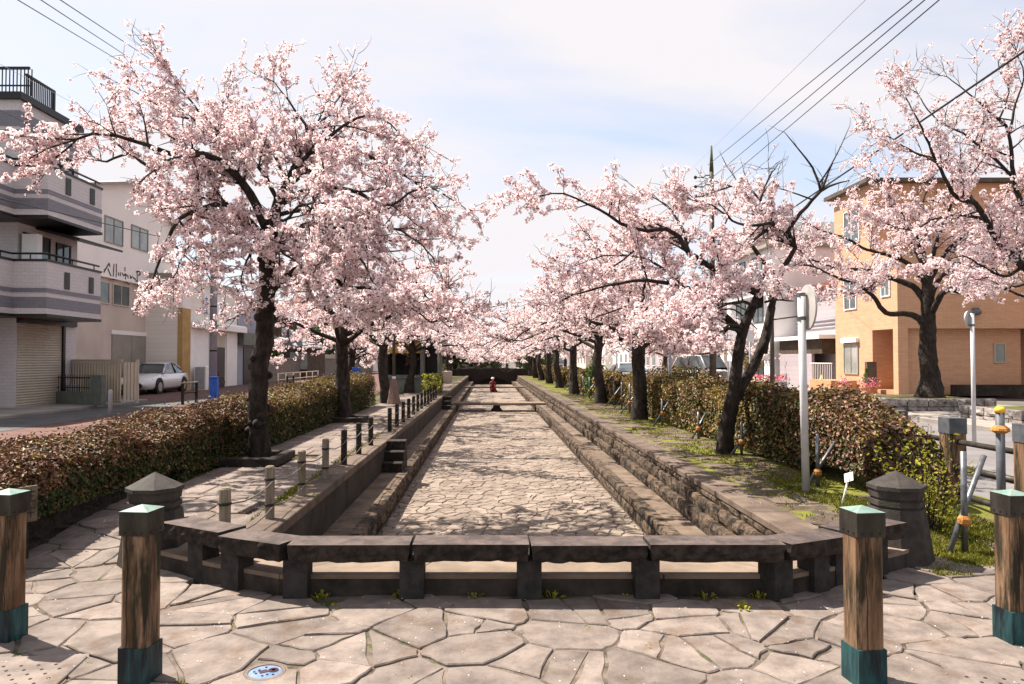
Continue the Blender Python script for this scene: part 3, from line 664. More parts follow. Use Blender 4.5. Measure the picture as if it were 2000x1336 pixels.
blab = ['short bench slab beside the octagonal pillar on the hedge side of the paving', 'angled bench slab between the hedge-side corner and the long front benches',
        'first long front bench slab, next to the path-side corner', 'second long front bench slab counted from the path side', 'third long front bench slab counted from the path side',
        'longest front bench slab, next to the corner on the grass bank side', 'angled bench slab partly behind the wooden bollard on the grass side', 'short bench slab against the octagonal pillar on the grass bank side']
legs = [(0, .28), (1, .08), (2, .02), (3, -.01), (4, -.01), (5, -.01), (6, -.02), (7, .1)]
for i, (a, b) in enumerate(fr):
    ang = math.atan2(b[1] - a[1], b[0] - a[0]); l = math.hypot(b[0] - a[0], b[1] - a[1])
    t = thing('stone_bench', blab[i], 'bench', (a[0], a[1], 0), ang, 'stone benches round the end of the canal')
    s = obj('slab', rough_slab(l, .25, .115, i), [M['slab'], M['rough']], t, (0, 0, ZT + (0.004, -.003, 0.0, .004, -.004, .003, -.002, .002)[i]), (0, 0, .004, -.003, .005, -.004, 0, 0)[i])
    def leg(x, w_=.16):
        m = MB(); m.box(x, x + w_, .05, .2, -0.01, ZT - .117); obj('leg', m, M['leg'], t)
    if i in (0,): leg(.25)
    elif i == 1: leg(-.02)
    elif i in (2, 3, 4, 5): leg(-.04 if i == 2 else -.09)
    elif i == 6: leg(-.14 + .04)
    else: leg(-.08); leg(.35)
    if i == 6: leg(l - .3, .14)

# octagonal stone pillars
def pillar(x, y, label):
    t = thing('stone_pillar', label, 'pillar', (x, y, 0), 0, 'octagonal stone pillars at the canal corners')
    m = MB(); m.lathe([(.265, 0), (.205, .43)], 8, rot=R(22.5)); obj('shaft', m, M['pillar'], t)
    m = MB(); m.lathe([(.185, .43), (.185, .45), (.20, .451), (.20, .49), (.183, .491), (.183, .51), (.195, .511), (.20, .575)], 8, rot=R(22.5)); obj('collar', m, M['pillar'], t)
    m = MB(); m.lathe([(.212, .575), (.212, .605), (.004, .715)], 8, rot=R(22.5)); obj('cap', m, M['pillar'], t)
pillar(-2.63, 5.66, 'dark octagonal stone pillar where the hedge-side path meets the plaza')
pillar(3.24, 5.74, 'dark octagonal stone pillar beside the yellow-green shrub')

# wooden bollards
def bollard(x, y, h, label, seed, rz=0):
    t = thing('wooden_bollard', label, 'bollard', (x, y, 0), rz, 'square wooden bollards with bronze caps')
    s = .069
    q_ = .016; m = MB(); m.prism([(-s + q_, -s), (s - q_, -s), (s, -s + q_), (s, s - q_), (s - q_, s), (-s + q_, s), (-s, s - q_), (-s, -s + q_)], .185, h - .13); obj('post', m, M['wood'], t)
    rnd = random.Random(seed)
    m = MB(); xx = rnd.uniform(-.045, .045); pts = [(xx, .19)]
    zz = .19
    while zz < h - .16: zz += .06; pts.append((xx + rnd.uniform(-.006, .006), min(zz, h - .135)))
    for (xa, za_), (xb, zb_) in zip(pts, pts[1:]): m.quad((xa - .0022, -s - .001, za_), (xa + .0022, -s - .001, za_), (xb + .0022, -s - .001, zb_), (xb - .0022, -s - .001, zb_))
    obj('crack', m, M['crack'], t)
    c = s + .005
    m = MB(); m.box(-c, c, -c, c, h - .13, h - .012, 0)
    obj('cap', m, M['bronze'], t)
    m = MB()
    for sx in (-.045, 0, .045):
        for sg in (-1, 1): m.box(sx - .004, sx + .004, sg * c - .003, sg * c + .003, h - .118, h - .110); m.box(sg * c - .003, sg * c + .003, sx - .004, sx + .004, h - .118, h - .110)
    obj('rivets', m, M['black'], t)['kind'] = 'stuff'
    m = MB(); d = c + .001; m.add([(-d, -d, h - .012), (d, -d, h - .012), (d, d, h - .012), (-d, d, h - .012), (0, 0, h + .012)], [(0, 1, 4), (1, 2, 4), (2, 3, 4), (3, 0, 4), (3, 2, 1, 0)])
    obj('cap_top', m, M['mint'], t)
    m = MB(); k = s + .004; m.box(-k, k, -k, k, -.01, .19); obj('base_sleeve', m, M['teal'], t)
bollard(-1.735, 3.6, .865, 'wooden bollard in front of the hedge-side stone benches', 1, R(-6))
bollard(-2.755, 4.13, .85, 'wooden bollard cut by the photo edge, in front of the low stone retaining wall', 2, R(-8))
bollard(1.85, 3.58, .865, 'wooden bollard standing before the corner bench beside the pillar', 3, R(6))
bollard(2.975, 4.1, .85, 'wooden bollard cut by the photo edge, beyond the grass and stakes', 4, R(4))

# manhole and drain plates
t = thing('manhole_cover', 'small round pale blue enamel cover set among the flagstones', 'manhole cover', (MANH[0], MANH[1], 0))
m = MB(); m.lathe([(.102, -.02), (.102, .015), (.084, .016), (.084, -.02)], 32); obj('rim', m, M['mbrown'], t)
m = MB(); m.lathe([(.083, -.02), (.083, .012), (.0, .013)], 32); obj('disc', m, M['mblue'], t)
m = MB(); m.lathe([(.026, .013), (.026, .0155), (.021, .0155), (.021, .013)], 20, (.036, .022)); m.lathe([(.018, .013), (.018, .0155), (.012, .0155), (.012, .013)], 16, (.036, .022))
for a, b in ((-.035, .02), (-.04, -.02), (.0, -.045), (-.055, .0), (.02, -.03), (-.01, .055), (.05, -.03)): m.box(a - .005, a + .005, b - .004, b + .004, .0125, .016)
m.box(-.03, .012, -.012, .02, .0128, .015, 0, R(35)); obj('emblem', m, M['ink'], t)
def plate(x, y, rz, label, yl):
    t = thing('perforated_slab', label, 'drain slab', (x, y, 0), rz)
    m = MB(); m.bbox(-.30, .30, -.2, .2, -.03, .022, .004); obj('slab', m, M['flag'], t)
    m = MB()
    for j in range(5):
        for i in range(6): m.lathe([(.009, .0215), (.009, .0235)], 8, (-.24 + i * .085 + (.042 if j % 2 else 0) * 1, -.15 + j * .055))
    tag(obj('holes', m, M['crack'], t), kind='stuff')
    m = MB(); m.bbox(yl, yl + .12, -.2, .0, .0, .027, .004); obj('yellow_corner', m, M['yellow'], t)
plate(-2.42, 3.66, R(6), 'flat slab with rows of small dark holes near the edge bollard, hedge side', -.42)
plate(2.60, 3.50, R(-8), 'flat slab with rows of small dark holes, on the grass bank side of the plaza', .32)

# ---------------------------------------------------------------- rope posts
ORD = 'first second third fourth fifth sixth seventh eighth ninth tenth eleventh twelfth'.split()
posts = [5.45 + 1.11 * i for i in range(7)] + [14.4 + 1.13 * i for i in range(12)]
for i, y in enumerate(posts):
    lab = ('pale wooden rope post directly behind the stone bench, first of the row' if i == 0 else
           '%s wooden rope post of the seven before the stair gap' % ORD[i] if i < 7 else '%s dark rope post of the row beyond the stair gap' % ORD[i - 7])
    t = thing('rope_post', lab, 'post', (-2.0, y, ZB if y > 6 else ZB), 0, 'wooden rope posts along the canal path')
    m = MB(); r = .043; h = .48
    m.lathe([(r, 0), (r, h - .012), (r - .01, h)], 12, smooth=False)
    obj('shaft', m, M['postwood'] if i < 4 else M['darkpost'], t)
    if i < 12:
        for zz in (.36, .13):
            m = MB(); m.lathe([(r + .002, zz - .012), (r + .007, zz - .006), (r + .007, zz + .006), (r + .002, zz + .012)], 10)
            obj('rope_collar', m, M['black'], t)
for z_, la in ((.36, 'upper rope strung through the wooden posts of the path'), (.13, 'lower rope strung through the wooden posts of the path')):
    for run, wh in ((posts[:7], 'of the path, before the stair gap'), (posts[7:], 'of the path, beyond the stair gap')):
        m = MB(); pts = []
        for a, b in zip(run, run[1:]): pts += [(-1.952, a + (b - a) * t_, ZB + z_ - 0.05 * 4 * t_ * (1 - t_)) for t_ in (0, .25, .5, .75)]
        m.tube(pts + [(-1.952, run[-1], ZB + z_)], .006, 5)
        tag(obj('rope', m, M['rope']), la.replace('of the path', wh), 'rope')

# ---------------------------------------------------------------- hedges
def hedge(name, label, X0_, X1_, Ya, Yb, zt, zb, n, size, mix, seed, core_in=.14):
    """zt(y), zb(y); mix(x,y,z,rs)->material index"""
    t = thing(name, label, 'hedge', ((X0_ + X1_) / 2, (Ya + Yb) / 2, 0)); ox, oy = (X0_ + X1_) / 2, (Ya + Yb) / 2
    rs = np.random.RandomState(seed)
    m = MB(); k = max(2, int((Yb - Ya) / .8)); c = core_in
    for i in range(k):
        ya = Ya + c + (Yb - Ya - 2 * c) * i / k; yb = Ya + c + (Yb - Ya - 2 * c) * (i + 1) / k
        dxx = rs.uniform(-.03, .03)
        m.box(X0_ + c + dxx - ox, X1_ - c + dxx - ox, ya - oy, yb - oy, zb(ya) + .05, zt((ya + yb) / 2) - c - .03)
    obj('stems', m, M['twig'], t)
    L_ = Yb - Ya; W_ = X1_ - X0_; Hh = zt((Ya + Yb) / 2) - zb((Ya + Yb) / 2)
    areas = np.array([L_ * W_, L_ * Hh, L_ * Hh, W_ * Hh]); areas = areas * np.array([1.1, 1, .6 if X1_ < 0 else .8, 1]); pr = areas / areas.sum()
    pts = np.zeros((n, 3)); nor = np.zeros((n, 3)); mi = np.zeros(n, int)
    f = rs.choice(4, n, p=pr)
    for i in range(n):
        yy = Ya + (L_) * (rs.rand() ** 1.25); xx = rs.uniform(X0_, X1_); a, b = zb(yy), zt(yy); zz = a + (b - a) * (1 - rs.rand() ** 1.15 * .98)
        inn = abs(rs.normal(0, .055)) - .03 - .05 * noise2(yy * 1.7, (zz + xx) * 2, 1.3, seed)
        if f[i] == 0: p = (xx, yy, b - inn); nn = (0, 0, 1)
        elif f[i] == 1: p = ((X1_ if X1_ < 0 else X0_) + (-inn if X1_ < 0 else inn), yy, zz); nn = ((1 if X1_ < 0 else -1), 0, .4)
        elif f[i] == 2: p = ((X0_ if X1_ < 0 else X1_) + (inn if X1_ < 0 else -inn), yy, zz); nn = ((-1 if X1_ < 0 else 1), 0, .4)
        else: p = (xx, Ya + inn, a + (zt(Ya) - a) * rs.rand()); nn = (0, -1, .3)
        pts[i] = p; nor[i] = nn; mi[i] = mix(p[0], p[1], (p[2] - a) / max(.1, b - a), rs)
    # shoulders of the hedge are rounded, with loose shoots above the top
    zt_ = np.array([zt(y) for y in pts[:, 1]]); cx_ = (X0_ + X1_) / 2; e = np.abs(pts[:, 0] - cx_) / ((X1_ - X0_) / 2)
    pts[:, 2] -= np.where(pts[:, 2] > zt_ - .25, .10 * e ** 4, 0); sh = rs.rand(n) < .045; pts[:, 2] += np.where(sh & (f == 0), rs.uniform(.02, .11, n), 0)
    nor += rs.normal(0, .55, (n, 3)); nor /= np.linalg.norm(nor, axis=1)[:, None]
    pts -= np.array([ox, oy, 0])
    ns = n // 9   # a few shoots standing proud
    obj_leaves('foliage', pts, nor, size, rs, [M['leafgreen'], M['leafred'], M['leafyellow'], M['leafpink']], mi, t)
    return t
def obj_leaves(name, pts, nor, size, rs, mats, mi, parent, fold=.25, aspect=.55):
    n = len(pts); up = rs.normal(0, 1, (n, 3)); T = np.cross(nor, up); T /= np.linalg.norm(T, axis=1)[:, None]; B = np.cross(nor, T)
    s = size * rs.uniform(.6, 1.25, n)[:, None]
    a = pts - T * s; c = pts + T * s; b = pts + B * s * aspect + nor * s * fold; d = pts - B * s * aspect + nor * s * fold
    V = np.stack([a, b, c, d], 1).reshape(-1, 3); i = np.arange(n)[:, None] * 4
    Fa = np.concatenate([i + np.array([[0, 1, 2]]), i + np.array([[0, 2, 3]])], 1).reshape(-1, 3)
    o = link(name, np_mesh(name, V, Fa, mats, np.repeat(mi, 2)), parent); o['kind'] = 'stuff'; return o
def mixL(x, y, h, rs):
    r = rs.rand(); warm = max(0, h - .70) * 2.4
    if y > 12: return 2 if r < .10 + warm * .45 else (1 if r < .2 + warm * .8 else 0)
    return 1 if r < .14 + warm * .75 else (2 if r < .18 + warm * .85 else 0)
hedge('hedge', 'dark clipped hedge with reddish top, nearer part before the gnarled tree', -4.85, -3.68, 4.6, 10.0, lambda y: .70 + .030 * (y - 5) + .03 * math.sin(y * 2.1), lambda y: .30 if y < 8.5 else .15, 70000, .0235, mixL, 1)
hedge('hedge', 'clipped hedge with golden red top between the gnarled tree and the lamp base', -4.75, -3.62, 10.0, 22.6, lambda y: .85 + .022 * (y - 10) + .03 * math.sin(y * 1.7), lambda y: .15, 66000, .029, mixL, 2)
def mixR(x, y, h, rs):
    r = rs.rand(); k = .5 + .5 * noise2(y * .8, 0, 1.1, 2.0)
    if rs.rand() < (.34 if y < 9.2 else .07) * (.4 + .6 * h): return 3
    return 1 if r < .14 + .26 * k * h + (0.25 if y < 8.6 else 0) else (2 if r < .36 + .46 * (1 - k) * h + (.16 if y > 11 else 0) else 0)
hedge('hedge', 'tall coppery hedge behind the white sign pole and leaning cherry trunk', 3.98, 4.66, 7.5, 13.4, lambda y: 1.14 + .05 * math.sin(y * 2.3) - .30 * math.exp(-(y - 7.5) / .55), lambda y: .2 if y > 9 else .36, 44000, .031, mixR, 3, .16)
hedge('hedge', 'golden hedge between the first and second cherry trunks of the grass bank', 3.95, 4.66, 13.4, 21.5, lambda y: 1.12 + .05 * math.sin(y * 1.9), lambda y: .18, 34000, .035, mixR, 4, .16)
for i, (a, b) in enumerate(((22.6, 27.0), (28.2, 36.5), (37.5, 46.0), (47, 61))):
    hedge('hedge', ['reddish hedge patch beside the second cherry trunk', 'rust coloured hedge by the small cone shaped conifer', 'distant yellowish hedge on the grass bank', 'farthest pale hedge near the stone bridge'][i], 3.9, 4.6, a, b, lambda y: 1.05 + .08 * math.sin(y * 1.3), lambda y: .3, 5200, .07, mixR, 10 + i, .16)
hedge('hedge', 'distant yellow hedge behind the kiosk on the path side', -4.8, -3.4, 40, 60, lambda y: 1.1, lambda y: .15, 6000, .08, lambda x, y, h, rs: 2 if rs.rand() < .4 else 0, 20)
# bamboo-like green clump beside the far rope posts
rs = np.random.RandomState(5)
t = thing('shrub', 'yellow-green clump of thin stems at the end of the rope posts', 'shrub', (-2.35, 29.5, ZB))
m = MB()
for k in range(26): x = random.uniform(-.3, .3); y = random.uniform(-1.2, 2.2); m.tube([(x, y, 0), (x + random.uniform(-.05, .05), y, .8)], .012, 4)
obj('stems', m, M['yellowgreen'], t)
pts = rs.uniform((-.35, -1.3, .1), (.35, 2.3, .85), (1500, 3)); obj_leaves('foliage', pts, rs.normal(0, 1, (1500, 3)) / 1.0, .05, rs, [M['yellowgreen'], M['leafgreen']], (rs.rand(1500) < .5).astype(int), t)

# low stone retaining wall under the near hedge
rw_ = MB(); rw_.box(-6.6, -3.78, 5.0, 8.6, 0, .30)
t = thing('retaining_wall', 'low dark dry stone wall below the near hedge', 'stone wall', (0, 0, 0)); obj('fill', rw_, M['rough'], t)
random.seed(3)
for k in range(4):
    y = 4.98
    while y < 8.6:
        l = random.uniform(.22, .5); m = block_variant(random.randint(0, 999), .1, .03)
        o = obj('wall_stone', m, M['rough'], t, (-3.76 + .012 * k * -1, y + l - .01, .002 + .085 * k), math.pi); o.scale = (1, l - .012, .08); y += l
    x = -6.5
    while x < -3.8:
        l = random.uniform(.22, .5); m = block_variant(random.randint(0, 999), .1, .03)
        if x > -4.9:
            o = obj('wall_stone', m, M['rough'], t, (x, 4.98, .002 + .085 * k), math.pi / 2); o.scale = (1, l - .012, .08); o.location.x = x + l
        x += l
m = MB(); m.box(-6.5, -3.86, 4.9, 4.99, 0, .34); obj('end_course', m, M['rough'], t)
# sign in the hedge
t = thing('hedge_sign', 'weathered pale board with dark lettering half hidden in the near hedge', 'sign', (-3.79, 5.36, .27), R(64))
m = MB(); m.box(-.02, .42, -.012, .012, .05, .33); obj('board', m, mat('weathered board', (.07, .055, .035), (.16, .13, .085), 9, .9), t)
def strokes(lst, w_, z_off=-.0135):
    m = MB()
    for pts in lst:
        for (xa, za_), (xb, zb_) in zip(pts, pts[1:]):
            d = Vector((xb - xa, 0, zb_ - za_)); 
            if d.length < 1e-6: continue
            nn = Vector((-d.z, 0, d.x)).normalized() * w_
            e = d.normalized() * w_ * .5
            a = Vector((xa, z_off, za_)) - e; b = Vector((xb, z_off, zb_)) + e
            m.quad(a - nn, b - nn, b + nn, a + nn)
    return m
gl = []
for r_, zc_ in ((0, .245), (1, .115)):
    for k in range(4):
        x = .03 + k * .1
        gl += [[(x, zc_ + .04), (x + .07, zc_ + .04)], [(x + .035, zc_ + .06), (x + .035, zc_ - .03)], [(x + .01, zc_ + .01), (x + .06, zc_ + .005)], [(x, zc_ - .03), (x + .07, zc_ - .035)]][: 3 + (k + r_) % 2]
obj('lettering', strokes(gl, .005), M['ink'], t)
m = MB(); m.box(.02, .05, .012, .03, -.3, .3); m.box(.34, .37, .012, .03, -.3, .3); obj('stakes', m, M['darkpost'], t)

# fallen petals on stone and grass
rs = np.random.RandomState(99); n = 4100
x = np.concatenate([rs.uniform(-4.2, 4.6, 400), rs.uniform(XLL, XLR, 1900), rs.uniform(-3.6, -2.1, 900), rs.uniform(2.6, 4.2, 900)])
y = np.concatenate([rs.uniform(3.3, 4.85, 400), 5.3 + 14 * rs.rand(1900) ** 1.5, 6.2 + 12 * rs.rand(900) ** 1.4, 6.1 + 12 * rs.rand(900) ** 1.4])
z = np.concatenate([np.full(400, .024), np.full(1900, ZF + .014), np.array([hgt(a, c) + .008 for a, c in zip(x[2300:], y[2300:])]) + .012])
a = rs.uniform(0, 6.28, n); s_ = rs.uniform(.0035, .0065, n)
V = np.stack([np.stack([x + np.cos(a + k * 1.571) * s_ * (1 if k % 2 else .65), y + np.sin(a + k * 1.571) * s_ * (1 if k % 2 else .65), z + (.003 if k == 0 else 0)], 1) for k in range(4)], 1).reshape(-1, 3)
tag(link('fallen_petals', np_mesh('fallen_petals', V, np.arange(4 * n).reshape(-1, 4), [M['petal']])), 'tiny pale petals scattered over the paving, path and canal bed', 'petals', kind='stuff')
# ---------------------------------------------------------------- cherry trees
def flower_template(nf, seed, rc=.036, fr=.0185, calyx=5, k=5):
    rs = np.random.RandomState(seed); V = []; Fa = []; mi = []
    for i in range(nf):
        d = rs.normal(0, 1, 3); d /= np.linalg.norm(d); r = rc * rs.uniform(.65, 1.15); c = d * r
        a = np.cross(d, [0.3, .5, .8]); a /= np.linalg.norm(a); b = np.cross(d, a); b0 = len(V); V.append(c - d * .005)
        f = fr * rs.uniform(.8, 1.15); ph = rs.uniform(0, 6.28); fac = d + rs.normal(0, .35, 3) * .3
        for q in range(k):
            t = ph + 6.2832 * q / k; V.append(c + (a * math.cos(t) + b * math.sin(t)) * f + fac * .006)
        pk = 1 if rs.rand() < .36 else 0
        for q in range(k): Fa.append((b0, b0 + 1 + q, b0 + 1 + (q + 1) % k)); mi.append(pk)
        if i < calyx:
            b0 = len(V); V += [c * .1 + a * .0025, c * .1 - a * .0025, c * 1.12 + a * .008, c * 1.12 - a * .008]
            Fa.append((b0, b0 + 1, b0 + 3)); Fa.append((b0, b0 + 3, b0 + 2)); mi += [2, 2]
    return np.array(V), np.array(Fa), np.array(mi)
def bud_template(seed):
    return flower_template(3, seed, .022, .011, 3, 4)
LOD = {0: [flower_template(11, s) for s in range(6)], 1: [flower_template(8, s + 20, .038, .021, 4, 5) for s in range(5)],
       2: [flower_template(6, s + 40, .045, .030, 2, 4) for s in range(4)], 9: [bud_template(s + 60) for s in range(4)]}
def blossom_mesh(name, pts, scales, lod, seed, base):
    rs = np.random.RandomState(seed); pts = np.array(pts) - np.array(base); scales = np.array(scales)
    VV = []; FF = []; MM = []; off = 0
    kinds = np.where(scales < .55, 9, lod)
    for kd in set(kinds.tolist()):
        T = LOD[kd]; idx = np.where(kinds == kd)[0]; ch = rs.randint(len(T), size=len(idx))
        for v in range(len(T)):
            ii = idx[ch == v]
            if not len(ii): continue
            V, Fa, mi = T[v]; n = len(ii)
            q = rs.normal(0, 1, (n, 4)); q /= np.linalg.norm(q, axis=1)[:, None]; a, b, c, d = q.T
            Rm = np.stack([1 - 2 * (c * c + d * d), 2 * (b * c - a * d), 2 * (b * d + a * c), 2 * (b * c + a * d), 1 - 2 * (b * b + d * d), 2 * (c * d - a * b),
                           2 * (b * d - a * c), 2 * (c * d + a * b), 1 - 2 * (b * b + c * c)], 1).reshape(n, 3, 3)
            sc = scales[ii] if kd != 9 else scales[ii] * 2
            W_ = np.einsum('nij,kj->nki', Rm, V) * sc[:, None, None] + pts[ii][:, None, :]
            VV.append(W_.reshape(-1, 3)); FF.append((Fa[None] + (np.arange(n) * len(V))[:, None, None] + off).reshape(-1, 3)); MM.append(np.tile(mi, n)); off += n * len(V)
    return np_mesh(name, np.concatenate(VV), np.concatenate(FF), [M['petal'], M['petalpink'], M['calyx']], np.concatenate(MM))
def spline(pts, step=.14):
    pts = [Vector(p) for p in pts]; out = []
    for i in range(len(pts) - 1):
        p0 = pts[max(i - 1, 0)]; p1 = pts[i]; p2 = pts[i + 1]; p3 = pts[min(i + 2, len(pts) - 1)]
        n = max(1, int((p2 - p1).length / step))
        for k in range(n):
            t = k / n; out.append(0.5 * ((2 * p1) + (p2 - p0) * t + (2 * p0 - 5 * p1 + 4 * p2 - p3) * t * t + (3 * p1 - p0 - 3 * p2 + p3) * t ** 3))
    out.append(pts[-1]); return out
class Tree:
    def __init__(s, base, seed, cscale=1.0, gap=.07, dens=None, floor=2.0, detail=1.0, sub_len=(0.7, 1.5), bark='bark', twig_r=1.0):
        s.base = Vector(base); s.r = random.Random(seed); s.seed = seed; s.cs = cscale; s.gap = gap; s.dens = dens; s.floor = floor; s.detail = detail
        s.wood = MB(); s.limbs = MB(); s.P = []; s.S = []; s.sub_len = sub_len; s.bark = bark; s.tr = twig_r
    def rv(s): return Vector((s.r.gauss(0, 1), s.r.gauss(0, 1), s.r.gauss(0, 1))).normalized()
    def bloom(s, p, f=1.0):
        d = s.dens(p) if s.dens else 1.0
        c_ = math.sin(p.x * 3.1 + s.seed) + math.sin(p.y * 2.7 + 1.3 * s.seed) + math.sin(p.z * 4.3 + p.x * 1.9) + .8 * math.sin(p.x * 6.3 - p.y * 5.1 + p.z * 3)
        f = f * min(1, max(.22, .80 + .32 * c_))
        if s.r.random() > d * f: return
        k = s.r.choice((.6, .8, 1.0, 1.0, 1.2, 1.5)) * s.r.uniform(.9, 1.1) if d > .45 else s.r.uniform(.25, .8)
        q = p + s.rv() * .045 * s.cs
        if q.z < s.floor: return
        s.P.append(tuple(q)); s.S.append(k * s.cs)
    def twig(s, p, d, L_, r):
        n = max(2, int(L_ / .1)); pts = [p]; q = p.copy(); d = d.copy()
        for i in range(n):
            d = (d + s.rv() * .22 + Vector((0, 0, -.03 if s.r.random() < .5 else .05))).normalized(); q = q + d * (L_ / n); pts.append(q.copy())
        if q.z < s.floor or (s.dens and s.dens(q) == 0): return
        s.wood.tube([x - s.base for x in pts], [r * (1 - .7 * i / n) for i in range(n + 1)], 3, caps=False)
        t = s.gap * s.r.uniform(.3, 1); 
        while t < L_ + .03:
            f = min(t / L_, .999) * n; i = int(f); s.bloom(pts[i].lerp(pts[i + 1], f - i)); t += s.gap * s.r.uniform(.7, 1.35)
    def sub(s, p, d, L_, r):
        n = max(3, int(L_ / .14)); pts = [p]; q = p.copy(); d = d.copy(); dirs = [d]
        bend = s.r.uniform(-.07, .05)
        for i in range(n):
            d = (d + s.rv() * .16 + Vector((0, 0, bend))).normalized()
            if q.z < s.floor + .25 and d.z < 0: d.z = abs(d.z) * .4; d.normalize()
            q = q + d * (L_ / n); pts.append(q.copy()); dirs.append(d.copy())
        if s.dens and s.dens(q) == 0: return
        s.wood.tube([x - s.base for x in pts], [r * (1 - .72 * i / n) for i in range(n + 1)], 4 if s.detail >= 1 else 3, caps=False)
        for i in range(1, n + 1):
            k = s.r.choice((1, 2, 2)) if s.detail >= 1 else s.r.choice((1, 1, 2))
            for _ in range(k):
                td = (dirs[i] * s.r.uniform(.35, 1.1) + s.rv() * .9 + Vector((0, 0, .12))).normalized()
                s.twig(pts[i], td, s.r.uniform(.16, .48) * s.tr, .0055 if s.detail >= 1 else .008)
            if s.r.random() < .8: s.bloom(pts[i])
    def limb(s, pts, r0, r1, start=.2, every=.2, sl=None, side=1.0, n=8, lim=None, fan=1.0):
        w_ = spline(pts); m = len(w_)
        w_ = [p + (s.rv() * .012 if 0 < i < m - 1 else Vector()) for i, p in enumerate(w_)]
        rad = [r0 + (r1 - r0) * (i / (m - 1)) ** .8 for i in range(m)]
        (lim or s.limbs).tube([p - s.base for p in w_], rad, n, caps=True)
        acc = 0; tot = sum((w_[i + 1] - w_[i]).length for i in range(m - 1)); run = 0
        for i in range(m - 1):
            seg = (w_[i + 1] - w_[i]); run += seg.length; acc += seg.length
            if run / tot < start: continue
            while acc > every:
                acc -= every * s.r.uniform(.7, 1.3)
                d = seg.normalized(); pr = s.rv(); pr = (pr - d * pr.dot(d)).normalized()
                a = s.sub_len if sl is None else sl
                dd = (d * s.r.uniform(.2, 1.0) + pr * s.r.uniform(.6, 1.1) * fan + Vector((0, 0, .18))).normalized()
                s.sub(w_[i], dd, s.r.uniform(*a) * (1 - .35 * run / tot), max(.006, min(.02, rad[i] * .6)))
        d = (w_[-1] - w_[-2]).normalized()
        for _ in range(3): s.sub(w_[-1], (d + s.rv() * .5).normalized(), s.r.uniform(*(s.sub_len if sl is None else sl)) * .7, max(.006, r1))
        return w_
    def finish(s, label, lod, group, trunk_pts, trunk_rad, burls=0, n=12):
        t = thing('cherry_tree', label, 'tree', tuple(s.base), 0, group)
        m = MB(); w_ = []
        tp = spline(trunk_pts, .10); N_ = len(tp)
        # resampled radius
        cum = [0]
        for a, b in zip(trunk_pts, trunk_pts[1:]): cum.append(cum[-1] + (Vector(b) - Vector(a)).length)
        rad = []; ln = 0
        for i, p in enumerate(tp):
            if i: ln += (tp[i] - tp[i - 1]).length
            x = min(ln, cum[-1] - 1e-4); k = max(j for j in range(len(cum)) if cum[j] <= x); k = min(k, len(cum) - 2)
            rad.append(trunk_rad[k] + (trunk_rad[k + 1] - trunk_rad[k]) * (x - cum[k]) / max(1e-6, cum[k + 1] - cum[k]))
        vs = []; a = Vector((1, 0, 0))
        for i, p in enumerate(tp):
            d = (tp[min(i + 1, N_ - 1)] - tp[max(i - 1, 0)]).normalized(); a = (a - d * a.dot(d)).normalized(); b = d.cross(a)
            for k in range(n):
                th = 2 * math.pi * k / n
                bump = 1 + .10 * math.sin(3 * th + i * .35 + s.seed) + .07 * math.sin(5 * th - i * .5) + s.r.uniform(-.06, .06) + (.10 * math.sin(i * .9 + th) + .06 * math.sin(i * 2.1 + 2 * th) if burls else 0)
                if i < 5: bump += .10 * (5 - i) / 5 * (1 + .8 * math.sin(4 * th + s.seed))
                vs.append(p - s.base + (a * math.cos(th) + b * math.sin(th)) * rad[i] * bump)
        fs = [(i * n + k, i * n + (k + 1) % n, (i + 1) * n + (k + 1) % n, (i + 1) * n + k) for i in range(N_ - 1) for k in range(n)] + [tuple(range((N_ - 1) * n, N_ * n))]
        m.add(vs, fs, 0, True)
        obj('trunk', m, M[s.bark], t)
        if burls:
            m = MB()
            for _ in range(burls):
                i = s.r.randint(4, N_ - 8); th = s.r.uniform(0, 6.28); c = tp[i] - s.base + Vector((math.cos(th), math.sin(th), 0)) * rad[i] * 1.04
                rr = s.r.uniform(.035, .075)
                m.lathe([(rr * .2, c.z - rr), (rr * .75, c.z - rr * .7), (rr * 1.0, c.z - rr * .1), (rr * .85, c.z + rr * .5), (rr * .25, c.z + rr * .95)], 7, (c.x, c.y), 0, True)
            obj('burls', m, M[s.bark], t)['kind'] = 'stuff'
        obj('limbs', s.limbs, M[s.bark], t); tw = obj('twigs', s.wood, M['bark2'], t); tw['kind'] = 'stuff'
        c = link('crown', blossom_mesh('crown', s.P, s.S, lod, s.seed, s.base), t); c['kind'] = 'stuff'
        return t
def PL(Y, lst, dY=0.0, c=1.0):
    """photo polyline -> 3D, depth drifting from Y to Y+dY"""
    n = len(lst); return [P(x, y, Y + dY * (i / (n - 1)) ** c) for i, (x, y) in enumerate(lst)]
def dens_top(z0, z1, lo):
    return lambda p: 1.0 if p.z < z0 else (lo if p.z > z1 else 1 - (1 - lo) * (p.z - z0) / (z1 - z0))

